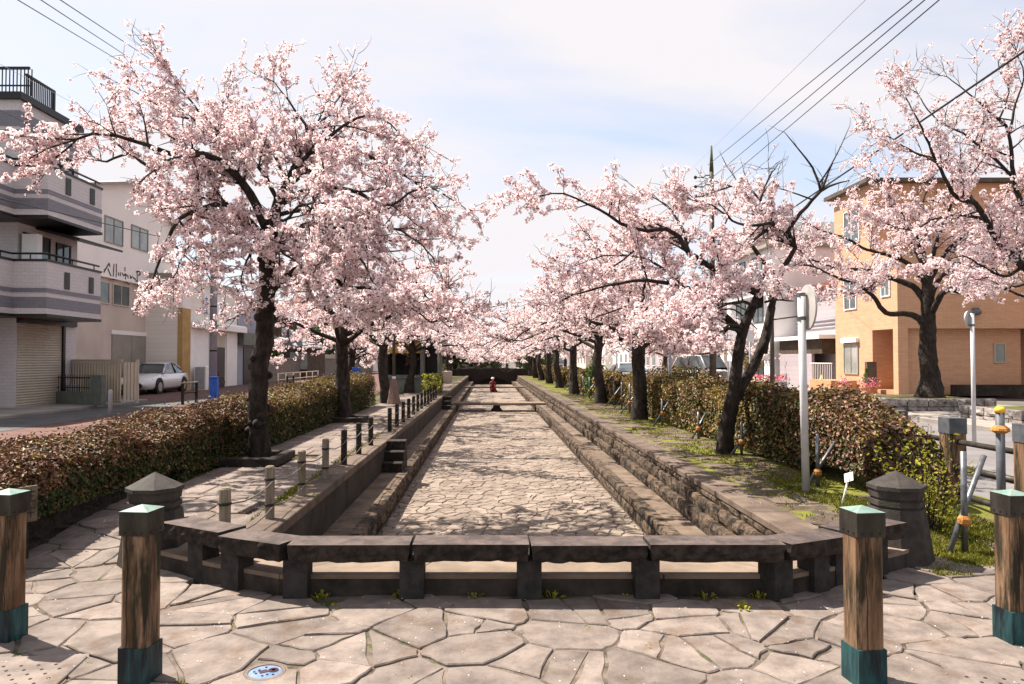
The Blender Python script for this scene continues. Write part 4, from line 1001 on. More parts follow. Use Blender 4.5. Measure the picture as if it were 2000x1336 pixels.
# --- the big gnarled tree of the path
Y = 10.3
base = P(506, 892, Y); base.z = ZB
T = Tree(base, 101, .84, .047, lambda p: 0.0 if (p.x < -.505 * p.y and p.z < 3.55) else (1.0 if p.z < 5.2 else max(.55, 1 - (p.z - 5.2) * .5)), 2.0, sub_len=(.5, 1.15))
A = lambda lst, dY=0, c=1.0: PL(Y, lst, dY, c)
T.limb(A([(530, 470), (500, 400), (462, 345), (430, 315), (395, 300), (345, 303), (290, 285), (225, 265), (180, 262), (150, 272)], -1.6), .085, .015, .3)
T.limb(A([(430, 318), (400, 322), (350, 312), (300, 330), (250, 300), (210, 315), (180, 305)], 1.3), .05, .012, .2)
T.limb(A([(548, 400), (505, 325), (440, 270), (390, 220), (350, 165), (325, 130)], -.4), .038, .008, .25, .24)
T.limb(A([(533, 440), (548, 380), (580, 345), (637, 310), (697, 296), (760, 330), (810, 355), (845, 395)], 1.4), .075, .012, .3)
T.limb(A([(545, 400), (613, 367), (680, 370), (724, 390), (765, 400), (800, 376), (840, 366)], -1.1), .055, .01, .3)
T.limb(A([(724, 390), (738, 432), (785, 452), (835, 490), (865, 545)], -1.3), .024, .006, .1, .24)
T.limb(A([(545, 390), (570, 330), (600, 262), (575, 215), (550, 180), (535, 160)], .3), .05, .008, .3)
T.limb(A([(598, 270), (640, 225), (660, 195), (685, 170)], 1.4), .03, .008, .2)
T.limb(A([(560, 350), (520, 280), (470, 230), (445, 195)], 1.6), .035, .008, .3)
T.limb(A([(528, 480), (485, 430), (440, 400), (395, 408), (350, 430), (320, 490), (300, 545), (285, 600)], -1.4), .055, .008, .3, .24)
T.limb(A([(527, 500), (480, 460), (420, 450), (370, 480), (340, 540)], 1.2), .04, .008, .3)
T.limb(A([(530, 570), (562, 538), (594, 520), (640, 525), (672, 562), (720, 560), (780, 585), (840, 630)], -.9), .055, .008, .25)
T.limb(A([(528, 500), (590, 440), (660, 440), (730, 480), (795, 530), (840, 590), (870, 630)], 1.2), .05, .008, .25)
T.limb(A([(540, 420), (600, 410), (650, 440), (700, 500), (740, 570)], -1.9), .04, .008, .3)
T.limb(A([(570, 330), (650, 260), (700, 230), (745, 230), (790, 270)], .2), .04, .008, .2)
T.limb(A([(524, 520), (545, 490), (560, 500), (590, 520)], -1.2), .03, .008, .2)
T.limb(A([(526, 470), (500, 480), (480, 510), (470, 550)], -1.3), .03, .008, .2)
T.limb(A([(532, 430), (560, 430), (590, 400), (640, 400)], -1.7), .03, .008, .2)
T.limb(A([(470, 350), (400, 250), (330, 220), (285, 190), (255, 175)], .9), .035, .007, .3)
T.finish('big gnarled cherry with knobbly dark trunk in the stone-edged pit beside the hedge', 0, 'cherry trees along the canal',
         [base, P(505, 840, Y), P(504, 780, Y), P(510, 700, Y), P(518, 620, Y), P(522, 540, Y), P(529, 460, Y), P(545, 385, Y)], [.150, .128, .128, .122, .12, .115, .105, .06], burls=30)
n1 = len(T.P)

# --- the leaning tree of the grass bank
Y = 11.1
base = P(1415, 885, Y); base.z = ZB
T = Tree(base, 202, .86, .046, lambda p: 0.0 if ((p.x > .425 * p.y and p.z > 2.7) or (p.x > .325 * p.y and p.z < 2.5)) else (1.0 if p.z < 3.9 else (.7 if p.z < 4.4 else .12)), 1.66, sub_len=(.38, .85))
T.limb(A([(1449, 650), (1413, 614), (1374, 578), (1330, 560), (1285, 550), (1240, 548), (1180, 560), (1120, 575)], -1.2), .065, .01, .2)
T.limb(A([(1486, 575), (1455, 560), (1419, 539), (1365, 506), (1345, 494), (1326, 464), (1300, 447), (1264, 450), (1234, 446), (1189, 422), (1150, 399), (1100, 378), (1060, 382)], -.9), .07, .008, .2)
T.limb(A([(1482, 600), (1488, 545), (1497, 521), (1473, 485), (1467, 473), (1490, 455), (1520, 434)], .3), .055, .02, .9)
T.limb(A([(1490, 690), (1506, 610), (1515, 569), (1530, 524), (1553, 485), (1545, 462), (1530, 448), (1509, 435), (1488, 420), (1485, 390), (1464, 369), (1428, 364)], .6), .075, .012, .55)
T.limb(A([(1485, 392), (1500, 350), (1520, 320)], .4), .02, .006, .2)
T.limb(A([(1509, 435), (1470, 440), (1430, 430), (1390, 400), (1350, 390)], -.8), .03, .008, .2)
T.limb(A([(1345, 494), (1330, 440), (1300, 400), (1275, 385), (1245, 380)], .9), .03, .007, .2)
T.limb(A([(1365, 506), (1400, 460), (1420, 425), (1405, 400)], 1.3), .03, .007, .2)
T.limb(A([(1413, 614), (1380, 600), (1360, 608), (1340, 622), (1320, 640)], -2.2), .035, .008, .2, .2)
T.limb(A([(1449, 650), (1420, 640), (1370, 655), (1330, 668), (1285, 665)], -2.4), .03, .008, .2, .14, sl=(.25, .6))
T.limb(A([(1449, 640), (1425, 635), (1400, 655), (1380, 672), (1350, 685)], -2.6), .025, .008, .2, .14, sl=(.2, .5))
T.limb(A([(1480, 600), (1450, 590), (1420, 595), (1390, 610), (1360, 620)], -1.9), .03, .008, .3, .22, sl=(.3, .7))
T.limb(A([(1495, 590), (1520, 585), (1550, 588)], -1.0), .02, .008, .3, .2, sl=(.2, .45))
T.limb(A([(1330, 560), (1290, 520), (1240, 500), (1180, 500), (1120, 520)], .8), .03, .007, .2)
T.limb(A([(1300, 447), (1250, 480), (1200, 520), (1150, 560)], -.3), .025, .007, .2)
T.limb(A([(1285, 550), (1240, 590), (1190, 610), (1140, 630)], .5), .025, .007, .2)
tmp = T.dens; T.dens = lambda p: 0.03
T.limb(A([(1536, 455), (1563, 417), (1587, 390), (1603, 373)], .1), .035, .025, .95, 9)
for l_, r_ in (([(1603, 373), (1599, 357), (1587, 327), (1560, 292), (1532, 258)], .022), ([(1600, 358), (1617, 333), (1640, 290), (1660, 245)], .016), ([(1587, 390), (1560, 380), (1530, 370), (1490, 362)], .015)):
    w_ = spline(A(l_, .2)); T.limbs.tube([p - T.base for p in w_], [r_ * (1 - .75 * i / (len(w_) - 1)) for i in range(len(w_))], 5)
    for i in range(2, len(w_), 2): T.twig(w_[i], ((w_[min(i + 1, len(w_) - 1)] - w_[i - 1]).normalized() + T.rv() * .9).normalized(), random.uniform(.2, .4), .005)
T.dens = tmp
T.limbs.tube([p - T.base for p in spline(A([(1428, 800), (1448, 755), (1472, 715), (1492, 665), (1502, 625), (1507, 600)], .3))], [.085 - .002 * i for i in range(len(spline(A([(1428, 800), (1448, 755), (1472, 715), (1492, 665), (1502, 625), (1507, 600)], .3))))], 10)
T.finish('leaning cherry with a crooked double trunk and bare upper twigs behind the round sign', 0, 'cherry trees along the canal',
         [base, P(1417, 845, Y), P(1425, 800, Y), P(1434, 760, Y), P(1442, 700, Y), P(1450, 650, Y), P(1466, 605, Y), P(1484, 570, Y)], [.135, .112, .11, .10, .085, .078, .07, .05])
n2 = len(T.P)

# --- the street tree in the stone planter before the orange house
Y = 22.0
base = P(1815, 775, Y); base.z = .45
A = lambda lst, dY=0, c=1.0: PL(Y, lst, dY, c)
T = Tree(base, 303, 1.3, .11, lambda p: 1.0 if p.z < 6.3 else .6, 3.3, detail=.5, sub_len=(.9, 1.9), twig_r=1.5)
kw = dict(every=.42)
T.limb(A([(1812, 650), (1795, 622), (1765, 612), (1730, 611), (1704, 577), (1670, 555), (1636, 543), (1590, 520)], -1.5), .12, .02, .6, **kw)
T.limb(A([(1812, 600), (1790, 565), (1755, 548), (1726, 540), (1695, 527), (1662, 525), (1620, 520), (1580, 505)], 1.0), .12, .02, .4, **kw)
T.limb(A([(1812, 560), (1780, 520), (1745, 502), (1692, 487), (1650, 465), (1600, 450)], -.5), .09, .02, .3, **kw)
T.limb(A([(1816, 620), (1827, 596), (1850, 566), (1906, 577), (1950, 565), (2000, 556), (2050, 540)], -1.6), .11, .02, .4, **kw)
T.limb(A([(1815, 590), (1835, 545), (1870, 520), (1925, 510), (1990, 500)], 1.5), .09, .02, .3, **kw)
T.limb(A([(1812, 540), (1800, 480), (1770, 430), (1740, 390), (1720, 360)], .8), .08, .02, .3, **kw)
T.limb(A([(1812, 540), (1830, 470), (1850, 420), (1870, 375), (1890, 345)], -.6), .08, .02, .3, **kw)
T.limb(A([(1812, 560), (1850, 490), (1900, 450), (1950, 420), (1990, 390)], .8), .08, .02, .3, **kw)
T.limb(A([(1812, 540), (1775, 470), (1720, 430), (1680, 410)], 1.8), .07, .02, .3, **kw)
T.limb(A([(1812, 540), (1790, 450), (1800, 400), (1820, 350)], 1.8), .07, .02, .3, **kw)
T.finish('wide cherry tree growing in the rocky planter in front of the orange house', 1, None,
         [base, P(1815, 740, Y), P(1813, 690, Y), P(1812, 640, Y), P(1812, 590, Y), P(1811, 535, Y)], [.40, .27, .23, .22, .19, .13])
n3 = len(T.P)

# --- the tree whose limbs reach in from beyond the frame
Y = 14.0
base = P(2110, 820, Y); base.z = .45
A = lambda lst, dY=0, c=1.0: PL(Y, lst, dY, c)
T = Tree(base, 404, 1.0, .06, lambda p: 1.0 if p.z < 5.2 else (.8 if p.z < 6.0 else .48), 2.7, sub_len=(.6, 1.4))
kw = dict(every=.3)
T.limb(A([(2105, 600), (2040, 560), (2000, 521), (1947, 469), (1925, 430), (1906, 397), (1868, 386), (1845, 345), (1827, 311), (1800, 250), (1775, 200)], -.6), .11, .01, .3, **kw)
T.limb(A([(2105, 560), (2040, 480), (1995, 400), (1979, 340), (1971, 262), (1950, 233), (1893, 183), (1850, 150)], .3), .09, .008, .3, **kw)
T.limb(A([(1979, 345), (1930, 300), (1880, 260), (1830, 235), (1790, 180)], 1.0), .035, .008, .2, **kw)
T.limb(A([(1971, 262), (1985, 200), (2000, 150), (1985, 100)], 0), .03, .008, .2, **kw)
T.limb(A([(1925, 430), (1880, 420), (1820, 430), (1780, 450), (1740, 440)], 1.2), .04, .008, .2, **kw)
T.limb(A([(1906, 397), (1850, 330), (1790, 300), (1740, 270), (1700, 250)], 1.6), .035, .008, .2, **kw)
T.limb(A([(2000, 521), (1960, 540), (1920, 520), (1880, 500), (1850, 510)], -.9), .04, .008, .2, **kw)
T.limb(A([(1827, 311), (1770, 290), (1720, 255)], .4), .02, .006, .2, **kw)
T.limb(A([(1950, 233), (1970, 180), (1950, 120), (1990, 80)], 1.0), .02, .006, .2, **kw)
T.limb(A([(2040, 560), (2000, 580), (1960, 560), (1930, 545)], .9), .04, .008, .2, **kw)
T.finish('cherry rooted outside the photo whose dark limbs reach in at its top corner', 1, None,
         [base, P(2112, 760, Y), P(2110, 700, Y), P(2108, 640, Y), P(2104, 570, Y)], [.34, .22, .19, .17, .13])
n4 = len(T.P)
# --- stray tree towards the path, its twigs fill the upper row behind the gnarled one
def generic(x, y, seed, lod, cs, gap, detail, h=1.0, lean=0.0, spread=3.3, floor=2.05, nl=8, every=.34, label='', group='cherry trees along the canal', low=0.0, trunk=.17, street=None):
    base = Vector((x, y, ZB)); rnd = random.Random(seed)
    T = Tree(base, seed, cs, gap, lambda p: 0.0 if (street and p.x > street and p.z < 3.15) else (1.0 if p.z < 4.9 * h else .6), floor, detail=detail, bark='bark' if y < 20 else 'bark2', twig_r=1.15, sub_len=(.5, 1.15))
    fk = 1.9 * h; wob = rnd.uniform(-.2, .2)
    tp = [base, base + Vector((wob * .3 + lean * .15, 0, .5)), base + Vector((wob + lean * .4, .05, 1.2)), base + Vector((wob * .8 + lean * .7, .0, fk)), base + Vector((wob * .6 + lean, .1, fk + .7))]
    for i in range(nl):
        az = 2 * math.pi * i / nl + rnd.uniform(-.3, .3); inw = math.cos(az) * (1 if x < 0 else -1)   # towards the canal
        Ls = spread * rnd.uniform(.8, 1.1) * (1 + .12 * inw); s0 = tp[3] + Vector((0, 0, rnd.uniform(-.25, .5)))
        rise = rnd.choice((.45, .8, 1.15)) * (1.0 if inw < .3 else .55)
        c, s_ = math.cos(az), math.sin(az)
        pts = [s0, s0 + Vector((c * Ls * .22, s_ * Ls * .22, .42 * rise + .1)), s0 + Vector((c * Ls * .5, s_ * Ls * .5, 1.15 * rise)), s0 + Vector((c * Ls * .8, s_ * Ls * .8, 1.35 * rise - low * inw * .5)), s0 + Vector((c * Ls, s_ * Ls, 1.15 * rise - low * max(0, inw)))]
        pts = [p + Vector((rnd.uniform(-.12, .12), rnd.uniform(-.12, .12), rnd.uniform(-.08, .08))) if k else p for k, p in enumerate(pts)]
        T.limb(pts, .07, .012, .25, every, n=6)
    for i in range(3):
        az = rnd.uniform(0, 6.28); s0 = tp[4]; hh = rnd.uniform(1.3, 1.9) * h
        T.limb([s0, s0 + Vector((math.cos(az) * .5, math.sin(az) * .5, hh * .5)), s0 + Vector((math.cos(az) * 1.2, math.sin(az) * 1.2, hh))], .06, .012, .2, every, n=6)
    t = T.finish(label, lod, group, tp, [trunk * 1.25, trunk, trunk * .9, trunk * .85, trunk * .5]); return t, len(T.P)
tot = [n1, n2, n3, n4]
t, k = generic(-3.52, 17.2, 11, 1, 1.0, .09, 1, label='second cherry of the path side with a forked trunk in front of the pine garden', low=.45, h=1.0); tot.append(k)
t, k = generic(3.62, 17.3, 12, 1, 1.0, .09, 1, label='straight trunked cherry, second of the grass bank, past the leaning one', low=.6, h=.98, spread=3.4, street=3.3); tot.append(k)
t, k = generic(3.66, 23.6, 13, 2, 1.15, .12, .5, label='third cherry of the grass bank with the V-shaped double trunk', low=.6); tot.append(k)
t, k = generic(-3.45, 24.1, 14, 2, 1.15, .12, .5, label='third cherry of the path side, grey trunk next to the lamp base', low=.6); tot.append(k)
va, ka = generic(-3.5, 31.2, 15, 2, 1.35, .16, .5, label='cherry tree of the path side just behind the yellow-fascia kiosk', low=1.25, every=.42, floor=1.45, spread=3.7)
vb, kb = generic(3.55, 30.0, 16, 2, 1.35, .16, .5, label='fourth cherry of the grass bank, near the small cone conifer', low=1.0, every=.42, floor=1.7, spread=3.6)
tot += [ka, kb]
far_l = ['far cherry of the path side, %s before the bridge' % s for s in ('fifth last', 'fourth last', 'third last', 'second last', 'last')]
far_r = ['far cherry of the grass bank, %s before the bridge' % s for s in ('fifth last', 'fourth last', 'third last', 'second last', 'last')]
for i in range(5):
    c = copy_tree(va if i % 2 else vb); c.location = (-3.5, 38 + 6.4 * i, ZB); c.rotation_euler.z = (0 if i % 2 else math.pi) + random.uniform(-.4, .4); c['label'] = far_l[i]
    c = copy_tree(vb if i % 2 else va); c.location = (3.6, 36.6 + 6.5 * i, ZB); c.rotation_euler.z = (0 if i % 2 else math.pi) + random.uniform(-.4, .4); c['label'] = far_r[i]
for i, (x, y, s_, lab, lod_) in enumerate(((-4.9, 70, 1.0, 'cherry tree beyond the bridge on the hedge side', 0), (5.0, 71, 1.05, 'cherry tree beyond the bridge on the bank side', 0), (.4, 78, 1.0, 'cherry tree behind the middle of the stone bridge', 0),
                                  (12.4, 42.5, 1.05, 'cherry tree in the pavement beyond the planter, near the white van', 0), (11.9, 48, 1.0, 'second cherry of the far pavement row across the road', 0), (12.0, 60, 1.0, 'third cherry of the far pavement row across the road', 0),
                                  (-6.3, 33, .9, 'leaning dark trunked cherry behind the hedge near the blue street box', 0), (7.6, 72, 1.0, 'cherry tree beyond the bridge beside the road', 0))):
    c = copy_tree((va, vb)[i % 2]); c.location = (x, y, ZB if abs(x) < 6 else 0); c.rotation_euler.z = random.uniform(0, 6); c.scale = (s_,) * 3; c['label'] = lab; c['group'] = 'distant cherry trees'


M['signred'] = mat('sign red', (0.42, 0.02, 0.03), rough=0.5)
# ---------------------------------------------------------------- streets
def sheet(name, m, x0, x1, y0, y1, z):
    g = MB(); g.quad((x0, y0, z), (x1, y0, z), (x1, y1, z), (x0, y1, z)); return struct(name, g, m)
sheet('red_paving', M['redpave'], -12.2, -4.6, 5.0, 160, -0.012)
sheet('gutter_road', M['asphalt'], -13.1, -10.9, 9.0, 30, -0.006)
g = MB(); g.bbox(-24, -13.1, 9, 27.5, -.05, .08, .02); struct('apron_pavement', g, M['apron'])
g = MB(); g.quad((-15.6, 27.5, .0), (-12.2, 27.5, .0), (-12.2, 160, .0), (-15.6, 160, .0)); struct('far_apron', g, M['redpave'])
sheet('asphalt_road', M['asphaltr'], 4.95, 11.2, 3.0, 160, -0.012)
g = MB(); g.bbox(11.2, 17.0, 14.0, 160, -.05, .10, .02); struct('pavement', g, M['apron'])
sheet('crossing_road', M['asphaltr'], 11.2, 60, 3.0, 14.0, -0.010)
g = MB(); g.box(4.98, 5.12, 6.0, 60, -.02, .12); struct('road_kerb', g, M['darkkerb'])

def XY(X, px, py):
    u = (px - PX0) / F; v = (668 - py) / F; dyy = math.cos(PITCH) - v * math.sin(PITCH)
    Y = X / u * dyy; return Y, P(px, py, Y).z
def win(t, X, side, y0, y1, z0, z1, pane='glass', fr='white', mull=1, name='window', th=.05, depth=.05):
    """window on a wall in the plane x=X facing side (+1: +x, -1: -x); local to thing at origin"""
    m = MB(); a, b = (X, X + depth) if side > 0 else (X - depth, X)
    m.box(a, b, y0, y1, z0 - th, z0); m.box(a, b, y0, y1, z1, z1 + th); m.box(a, b, y0 - th, y0, z0 - th, z1 + th); m.box(a, b, y1, y1 + th, z0 - th, z1 + th)
    for k in range(mull): yy = y0 + (y1 - y0) * (k + 1) / (mull + 1); m.box(a + .004, b - .004, yy - .02, yy + .02, z0, z1)
    f = obj(name, m, M[fr], t); m = MB(); xx = X + .02 * side
    m.quad((xx, y0, z0), (xx, y1, z0), (xx, y1, z1), (xx, y0, z1)); obj('pane', m, M[pane], f); return f
def winY(t, Yp, x0, x1, z0, z1, pane='glass', fr='white', mull=1, name='window', th=.05, depth=.05):
    m = MB(); a, b = Yp - depth, Yp
    m.box(x0, x1, a, b, z0 - th, z0); m.box(x0, x1, a, b, z1, z1 + th); m.box(x0 - th, x0, a, b, z0 - th, z1 + th); m.box(x1, x1 + th, a, b, z0 - th, z1 + th)
    for k in range(mull): xx = x0 + (x1 - x0) * (k + 1) / (mull + 1); m.box(xx - .02, xx + .02, a + .004, b - .004, z0, z1)
    f = obj(name, m, M[fr], t); m = MB(); yy = Yp - .02
    m.quad((x0, yy, z0), (x1, yy, z0), (x1, yy, z1), (x0, yy, z1)); obj('pane', m, M[pane], f); return f
def ribs(X, side, y0, y1, z0, z1, step, horiz=True, d=.02):
    m = MB(); a, b = (X, X + d) if side > 0 else (X - d, X)
    if horiz:
        z = z0
        while z < z1 - .001: m.add([(X, y0, z), (X, y1, z), (X + side * d, y1, z + step * .5), (X + side * d, y0, z + step * .5), (X, y1, z + step * .98), (X, y0, z + step * .98)], [(0, 1, 2, 3), (3, 2, 4, 5)]); z += step
    else:
        y = y0
        while y < y1 - .001: m.box(a, b, y, y + step * .6, z0, z1); y += step
    return m
# ---- three storey tiled building
t = thing('tiled_apartment_house', 'three storey building in pale tiles with grey bands and curved balconies', 'building')
m = MB(); m.box(-24, -15, 22.7, 26.0, 0, 9.9); obj('wall', m, M['tile'], t)
m = MB(); m.box(-24, -14.88, 22.58, 26.12, 9.9, 10.12); obj('roof_edge', m, M['black'], t)
m = MB(); m.box(-24, -14.985, 22.685, 26.015, 9.05, 9.55); obj('tile_band', m, M['band'], t)
m = MB(); m.box(-24, -14.985, 22.685, 26.015, 8.82, 8.93); obj('tile_band', m, M['band'], t)
rr = thing
m = MB()
for k in range(24): m.box(-17.6 + k * .12, -17.575 + k * .12, 23.0, 23.03, 10.12, 11.0)
for k in range(14): m.box(-14.95, -14.92, 22.9 + k * .1, 22.93 + k * .1, 10.12, 10.75)
tag(obj('railing_bars', m, M['black'], t), kind='stuff')
m = MB(); m.box(-18, -14.9, 22.98, 23.05, 11.0, 11.08); m.box(-18, -14.9, 22.99, 23.04, 10.45, 10.49); obj('roof_railing', m, M['black'], t)
m = MB(); m.box(-14.97, -14.9, 22.9, 24.4, 10.75, 10.82); m.box(-14.98, -14.9, 24.33, 24.41, 10.12, 10.8); obj('side_railing', m, M['black'], t)
OUT = [(-17.5, 19.6), (-14.62, 19.6), (-14.62, 21.95), (-13.62, 22.0), (-13.62, 25.05), (-15.0, 25.3)]
INN = [(-17.5, 19.75), (-14.8, 19.75), (-14.8, 22.15), (-13.8, 22.2), (-13.8, 24.9), (-15.0, 25.1)]
def off(poly, d):   # grow outward a touch
    o = []
    for i, (x, y) in enumerate(poly):
        o.append((x + (d if i in (1, 2, 3, 4) else 0), y + (-d if i in (0, 1, 3) else (d if i in (4, 5) else 0 if i != 2 else -d * .5)))); 
    return o
for zb_, zt_ in ((3.0, 4.62), (6.05, 7.55)):
    f = MB(); f.prism(off(OUT, .02), zb_ - .09, zb_ + .0); f.prism([(x, y) for x, y in off(OUT, .02)], zt_, zt_ + .07)
    b = MB(); b.prism(OUT, zb_ + .001, zt_ - .001); bal = obj('balcony', b, M['tile'], t)
    for za_, zc_ in ((.18, .52), (.66, .8)):
        c = MB(); c.prism(off(OUT, .012), zb_ + za_, zb_ + zc_); obj('tile_band', c, M['band'], bal)
    c = MB(); c.prism(off(OUT, .03), zb_ - .09, zb_); obj('soffit', c, M['black'], bal)
    c = MB(); c.prism(off(OUT, .03), zt_, zt_ + .07); obj('coping', c, M['black'], bal)
    for yy in (22.9, 24.3):
        c = MB(); c.box(-13.6, -13.595, yy, yy + .28, zb_ + .85, zb_ + 1.4); obj('slot', c, M['black'], bal)
    c = MB()
    for (xa, ya), (xb, yb) in zip(OUT[1:4], OUT[2:5]): c.tube([(xa - .1, ya + .08, zt_ + .25), (xb - .1, yb + .06, zt_ + .25)], .035, 6)
    for x_, y_ in ((-14.72, 20.5), (-14.72, 21.5), (-14.2, 22.1), (-13.72, 22.3), (-13.72, 23.5), (-13.72, 24.8)): c.tube([(x_, y_, zt_), (x_, y_, zt_ + .25)], .02, 5)
    tag(obj('handrail', c, M['black'], bal), kind='stuff')
for (y0, y1, z0, z1) in ((23.0, 24.3, 4.7, 6.0 - .35), (24.75, 25.5, 4.7, 5.6), (23.6, 24.5, 7.6, 8.7), (24.9, 25.6, 7.6, 8.7)): win(t, -15, 1, y0, y1, z0, z1, 'glass', 'black')
m = MB(); m.add([(-15, 23.6, 5.98), (-15, 26.4, 5.98), (-13.55, 26.4, 5.62), (-13.55, 23.6, 5.62), (-15, 23.6, 5.9), (-15, 26.4, 5.9), (-13.55, 26.4, 5.54), (-13.55, 23.6, 5.54)], [(0, 3, 2, 1), (4, 5, 6, 7), (2, 3, 7, 6), (0, 4, 7, 3), (1, 2, 6, 5)]); obj('awning', m, M['black'], t)
m = MB(); m.box(-14.9, -14.4, 22.75, 23.0, 4.7, 5.6); obj('air_conditioner', m, M['white'], t)
s_ = obj('shutter', ribs(-15, 1, 22.75, 25.1, .1, 2.75, .085), M['shutter'], t)
m = MB(); m.box(-15, -14.9, 22.7, 25.9, 2.76, 3.0); m.box(-15, -14.93, 25.12, 25.25, .0, 2.76); obj('shutter_frame', m, M['black'], t)
m = MB(); m.lathe([(.04, 2.86), (.08, 2.9), (.04, 2.95)], 8, (-14.84, 22.86)); obj('alarm_lamp', m, M['red'], t)
m = MB(); m.box(-15.0, -14.6, 25.3, 25.95, 0, .7); obj('plinth', m, M['greymetal'], t)
# lower part at the frame edge
m = MB(); m.box(-24, -16.2, 19.0, 22.69, 0, 3.0); obj('lower_wall', m, M['tile'], t)
# ---- white gable building
X = -17.2
def q(px, py): return XY(X, px, py)
t = thing('gabled_building', 'cream gable-fronted building with dark script lettering on its wall', 'building')
ya, yb = 27.5, 39.0; zl = 8.3; ymid = 34.6; za = 10.1; zr = 8.7
m = MB(); m.add([(X, ya, 5.35), (X, yb, 5.35), (X, yb, zr), (X, ymid, za), (X, ya, zl), (-26, ya, 5.35), (-26, yb, 5.35), (-26, yb, zr), (-26, ymid, za), (-26, ya, zl)],
                [(0, 1, 2, 3, 4), (9, 8, 7, 6, 5), (0, 4, 9, 5), (1, 6, 7, 2), (3, 2, 7, 8), (4, 3, 8, 9), (0, 5, 6, 1)]); obj('upper_wall', m, M['cream'], t)
m = MB(); m.box(-26, X - .12, ya, 36.4, 0, 5.349); obj('lower_wall', m, M['creamlow'], t)
m = MB(); m.box(-26, X - 1.2, 36.4, 38.2, 0, 5.349); obj('recessed_wall', m, M['ochre'], t)
m = MB(); m.box(-26, X, 38.2, 39.0, 0, 5.349); obj('corner_column', m, M['cream'], t)
m = MB()
for (y0, z0, y1, z1) in ((ya - .3, zl - .12, ymid, za + .02), (ymid, za + .02, yb + .4, zr - .12)):
    m.add([(X + .35, y0, z0), (X + .35, y1, z1), (X + .35, y1, z1 + .14), (X + .35, y0, z0 + .14), (-26, y0, z0), (-26, y1, z1), (-26, y1, z1 + .14), (-26, y0, z0 + .14)], [(0, 1, 2, 3), (7, 6, 5, 4), (3, 2, 6, 7), (0, 4, 5, 1), (0, 3, 7, 4), (1, 5, 6, 2)])
obj('roof', m, M['shutgrey'], t)
for a, b, c, d in ((205, 422, 238, 478), (257, 440, 287, 490)):
    y0, z1 = q(a, a and b); y1, z0 = q(c, d); z0 = q(a, 470)[1] if a < 240 else q(a, 482)[1]
    win(t, X, 1, y0, y1, z0, z1, 'curtain', 'shutgrey', 1)
for a, c in ((197, 217), (225, 256)):
    y0 = q(a, 565)[0]; y1 = q(c, 570)[0]; win(t, X - .12, 1, y0, y1, 4.15, 5.05, 'glass', 'creamlow', 1 if a > 200 else 0)
y0 = q(223, 655)[0]; y1 = q(295, 664)[0]; m = MB(); m.box(X - .12, X - .08, y0, (y0 + y1) / 2 - .02, 0, 2.75); m.box(X - .12, X - .08, (y0 + y1) / 2 + .02, y1, 0, 2.75)
gd = tag(obj('garage_door', m, M['shutgrey'], t)); m = MB(); m.box(X - .12, X - .06, y0 - .1, y1 + .1, 2.76, 2.95); obj('lintel', m, M['cream'], t)
m = MB(); m.box(X - 1.19, X - 1.1, 36.9, 37.4, 0, 1.9); obj('door', m, M['black'], t)
# script lettering on the wall: strokes traced as thin raised bars
lg = [[(0, .22), (.10, .42), (.20, .62), (.24, .5)], [(.02, .3), (.07, .36)], [(.16, .40), (.22, .26), (.30, .12)], [(.40, .64), (.37, .1), (.33, .02), (.42, .02)], [(.50, .66), (.49, .08), (.45, .04), (.55, .06)],
      [(.58, .34), (.60, .22)], [(.66, .36), (.68, .24)], [(.74, .36), (.80, .26), (.86, .34), (.94, .30)], [(.86, .62), (.86, .46)], [(.90, .36), (.88, .16), (.92, .02), (1.04, -.06)], [(.98, .34), (1.0, .2)], [(1.08, .34), (1.12, .22), (1.18, .32)],
      [(1.22, .28), (1.34, .22)], [(1.40, .56), (1.42, .0), (1.40, -.1)], [(1.36, .56), (1.50, .60), (1.56, .50), (1.46, .42)], [(1.34, .18), (1.48, .1), (1.56, .06)]]
lg = [[(x * 2.15, z * 1.15) for x, z in l_] for l_ in lg] + [[(3.9, .05), (3.98, .0), (3.86, -.06), (3.92, -.0)]]
y0, z0 = q(202, 545); m = strokes(lg, .03, 0)
m.v = [(X + .02, y0 + v[0], z0 + v[2] + .05) for v in m.v]
m.f = [f[::-1] for f in m.f]; lt = obj('lettering', m, M['ink'], t); lt['kind'] = 'stuff'
m = MB(); m.box(X - .11, X + .05, ya, 36.4, 5.28, 5.37); obj('ledge', m, M['cream'], t)
# ---- pale clad workshop with roller hood
X = -15.7
def q(px, py): return XY(X, px, py)
t = thing('workshop_building', 'pale clad workshop with a white hood over its shutter and a blue-lettered sign', 'building')
ya = q(346, 700)[0]; yb = q(462, 700)[0]
m = MB(); m.box(-26, X, ya, yb, 0, 5.75); obj('wall', m, M['clad'], t)
m = MB(); m.box(-26, X + .15, ya - .1, yb + .1, 5.75, 5.95); obj('roof', m, M['shutgrey'], t)
m = MB(); m.box(X + .01, X + .25, ya, ya + 1.0, 0, 4.2); obj('corner_column', m, M['ochre'], t)
m = MB(); m.box(X + .01, X + .25, ya, ya + 1.0, 4.2, 5.7); obj('column_head', m, M['cream'], t)
m = MB(); m.bbox(X + .002, X + .55, q(372, 630)[0], yb + .3, 3.25, 3.65, .1); obj('hood', m, M['white'], t)
for k, (a, b) in enumerate(((366, 405), (405, 418), (441, 462))):
    m = MB(); m.box(X + .003, X + .05, q(a, 700)[0] + .03, q(b, 700)[0] - .03, 0, 3.24); obj('shutter_panel', m, M['white'], t)
m = MB(); m.box(X + .003, X + .04, q(420, 700)[0], q(439, 700)[0], 2.3, 3.24); obj('shutter_panel', m, M['shutter'], t)
m = MB(); m.box(X + .003, X + .012, q(420, 700)[0], q(439, 700)[0], 0, 2.3); obj('doorway', m, M['black'], t)
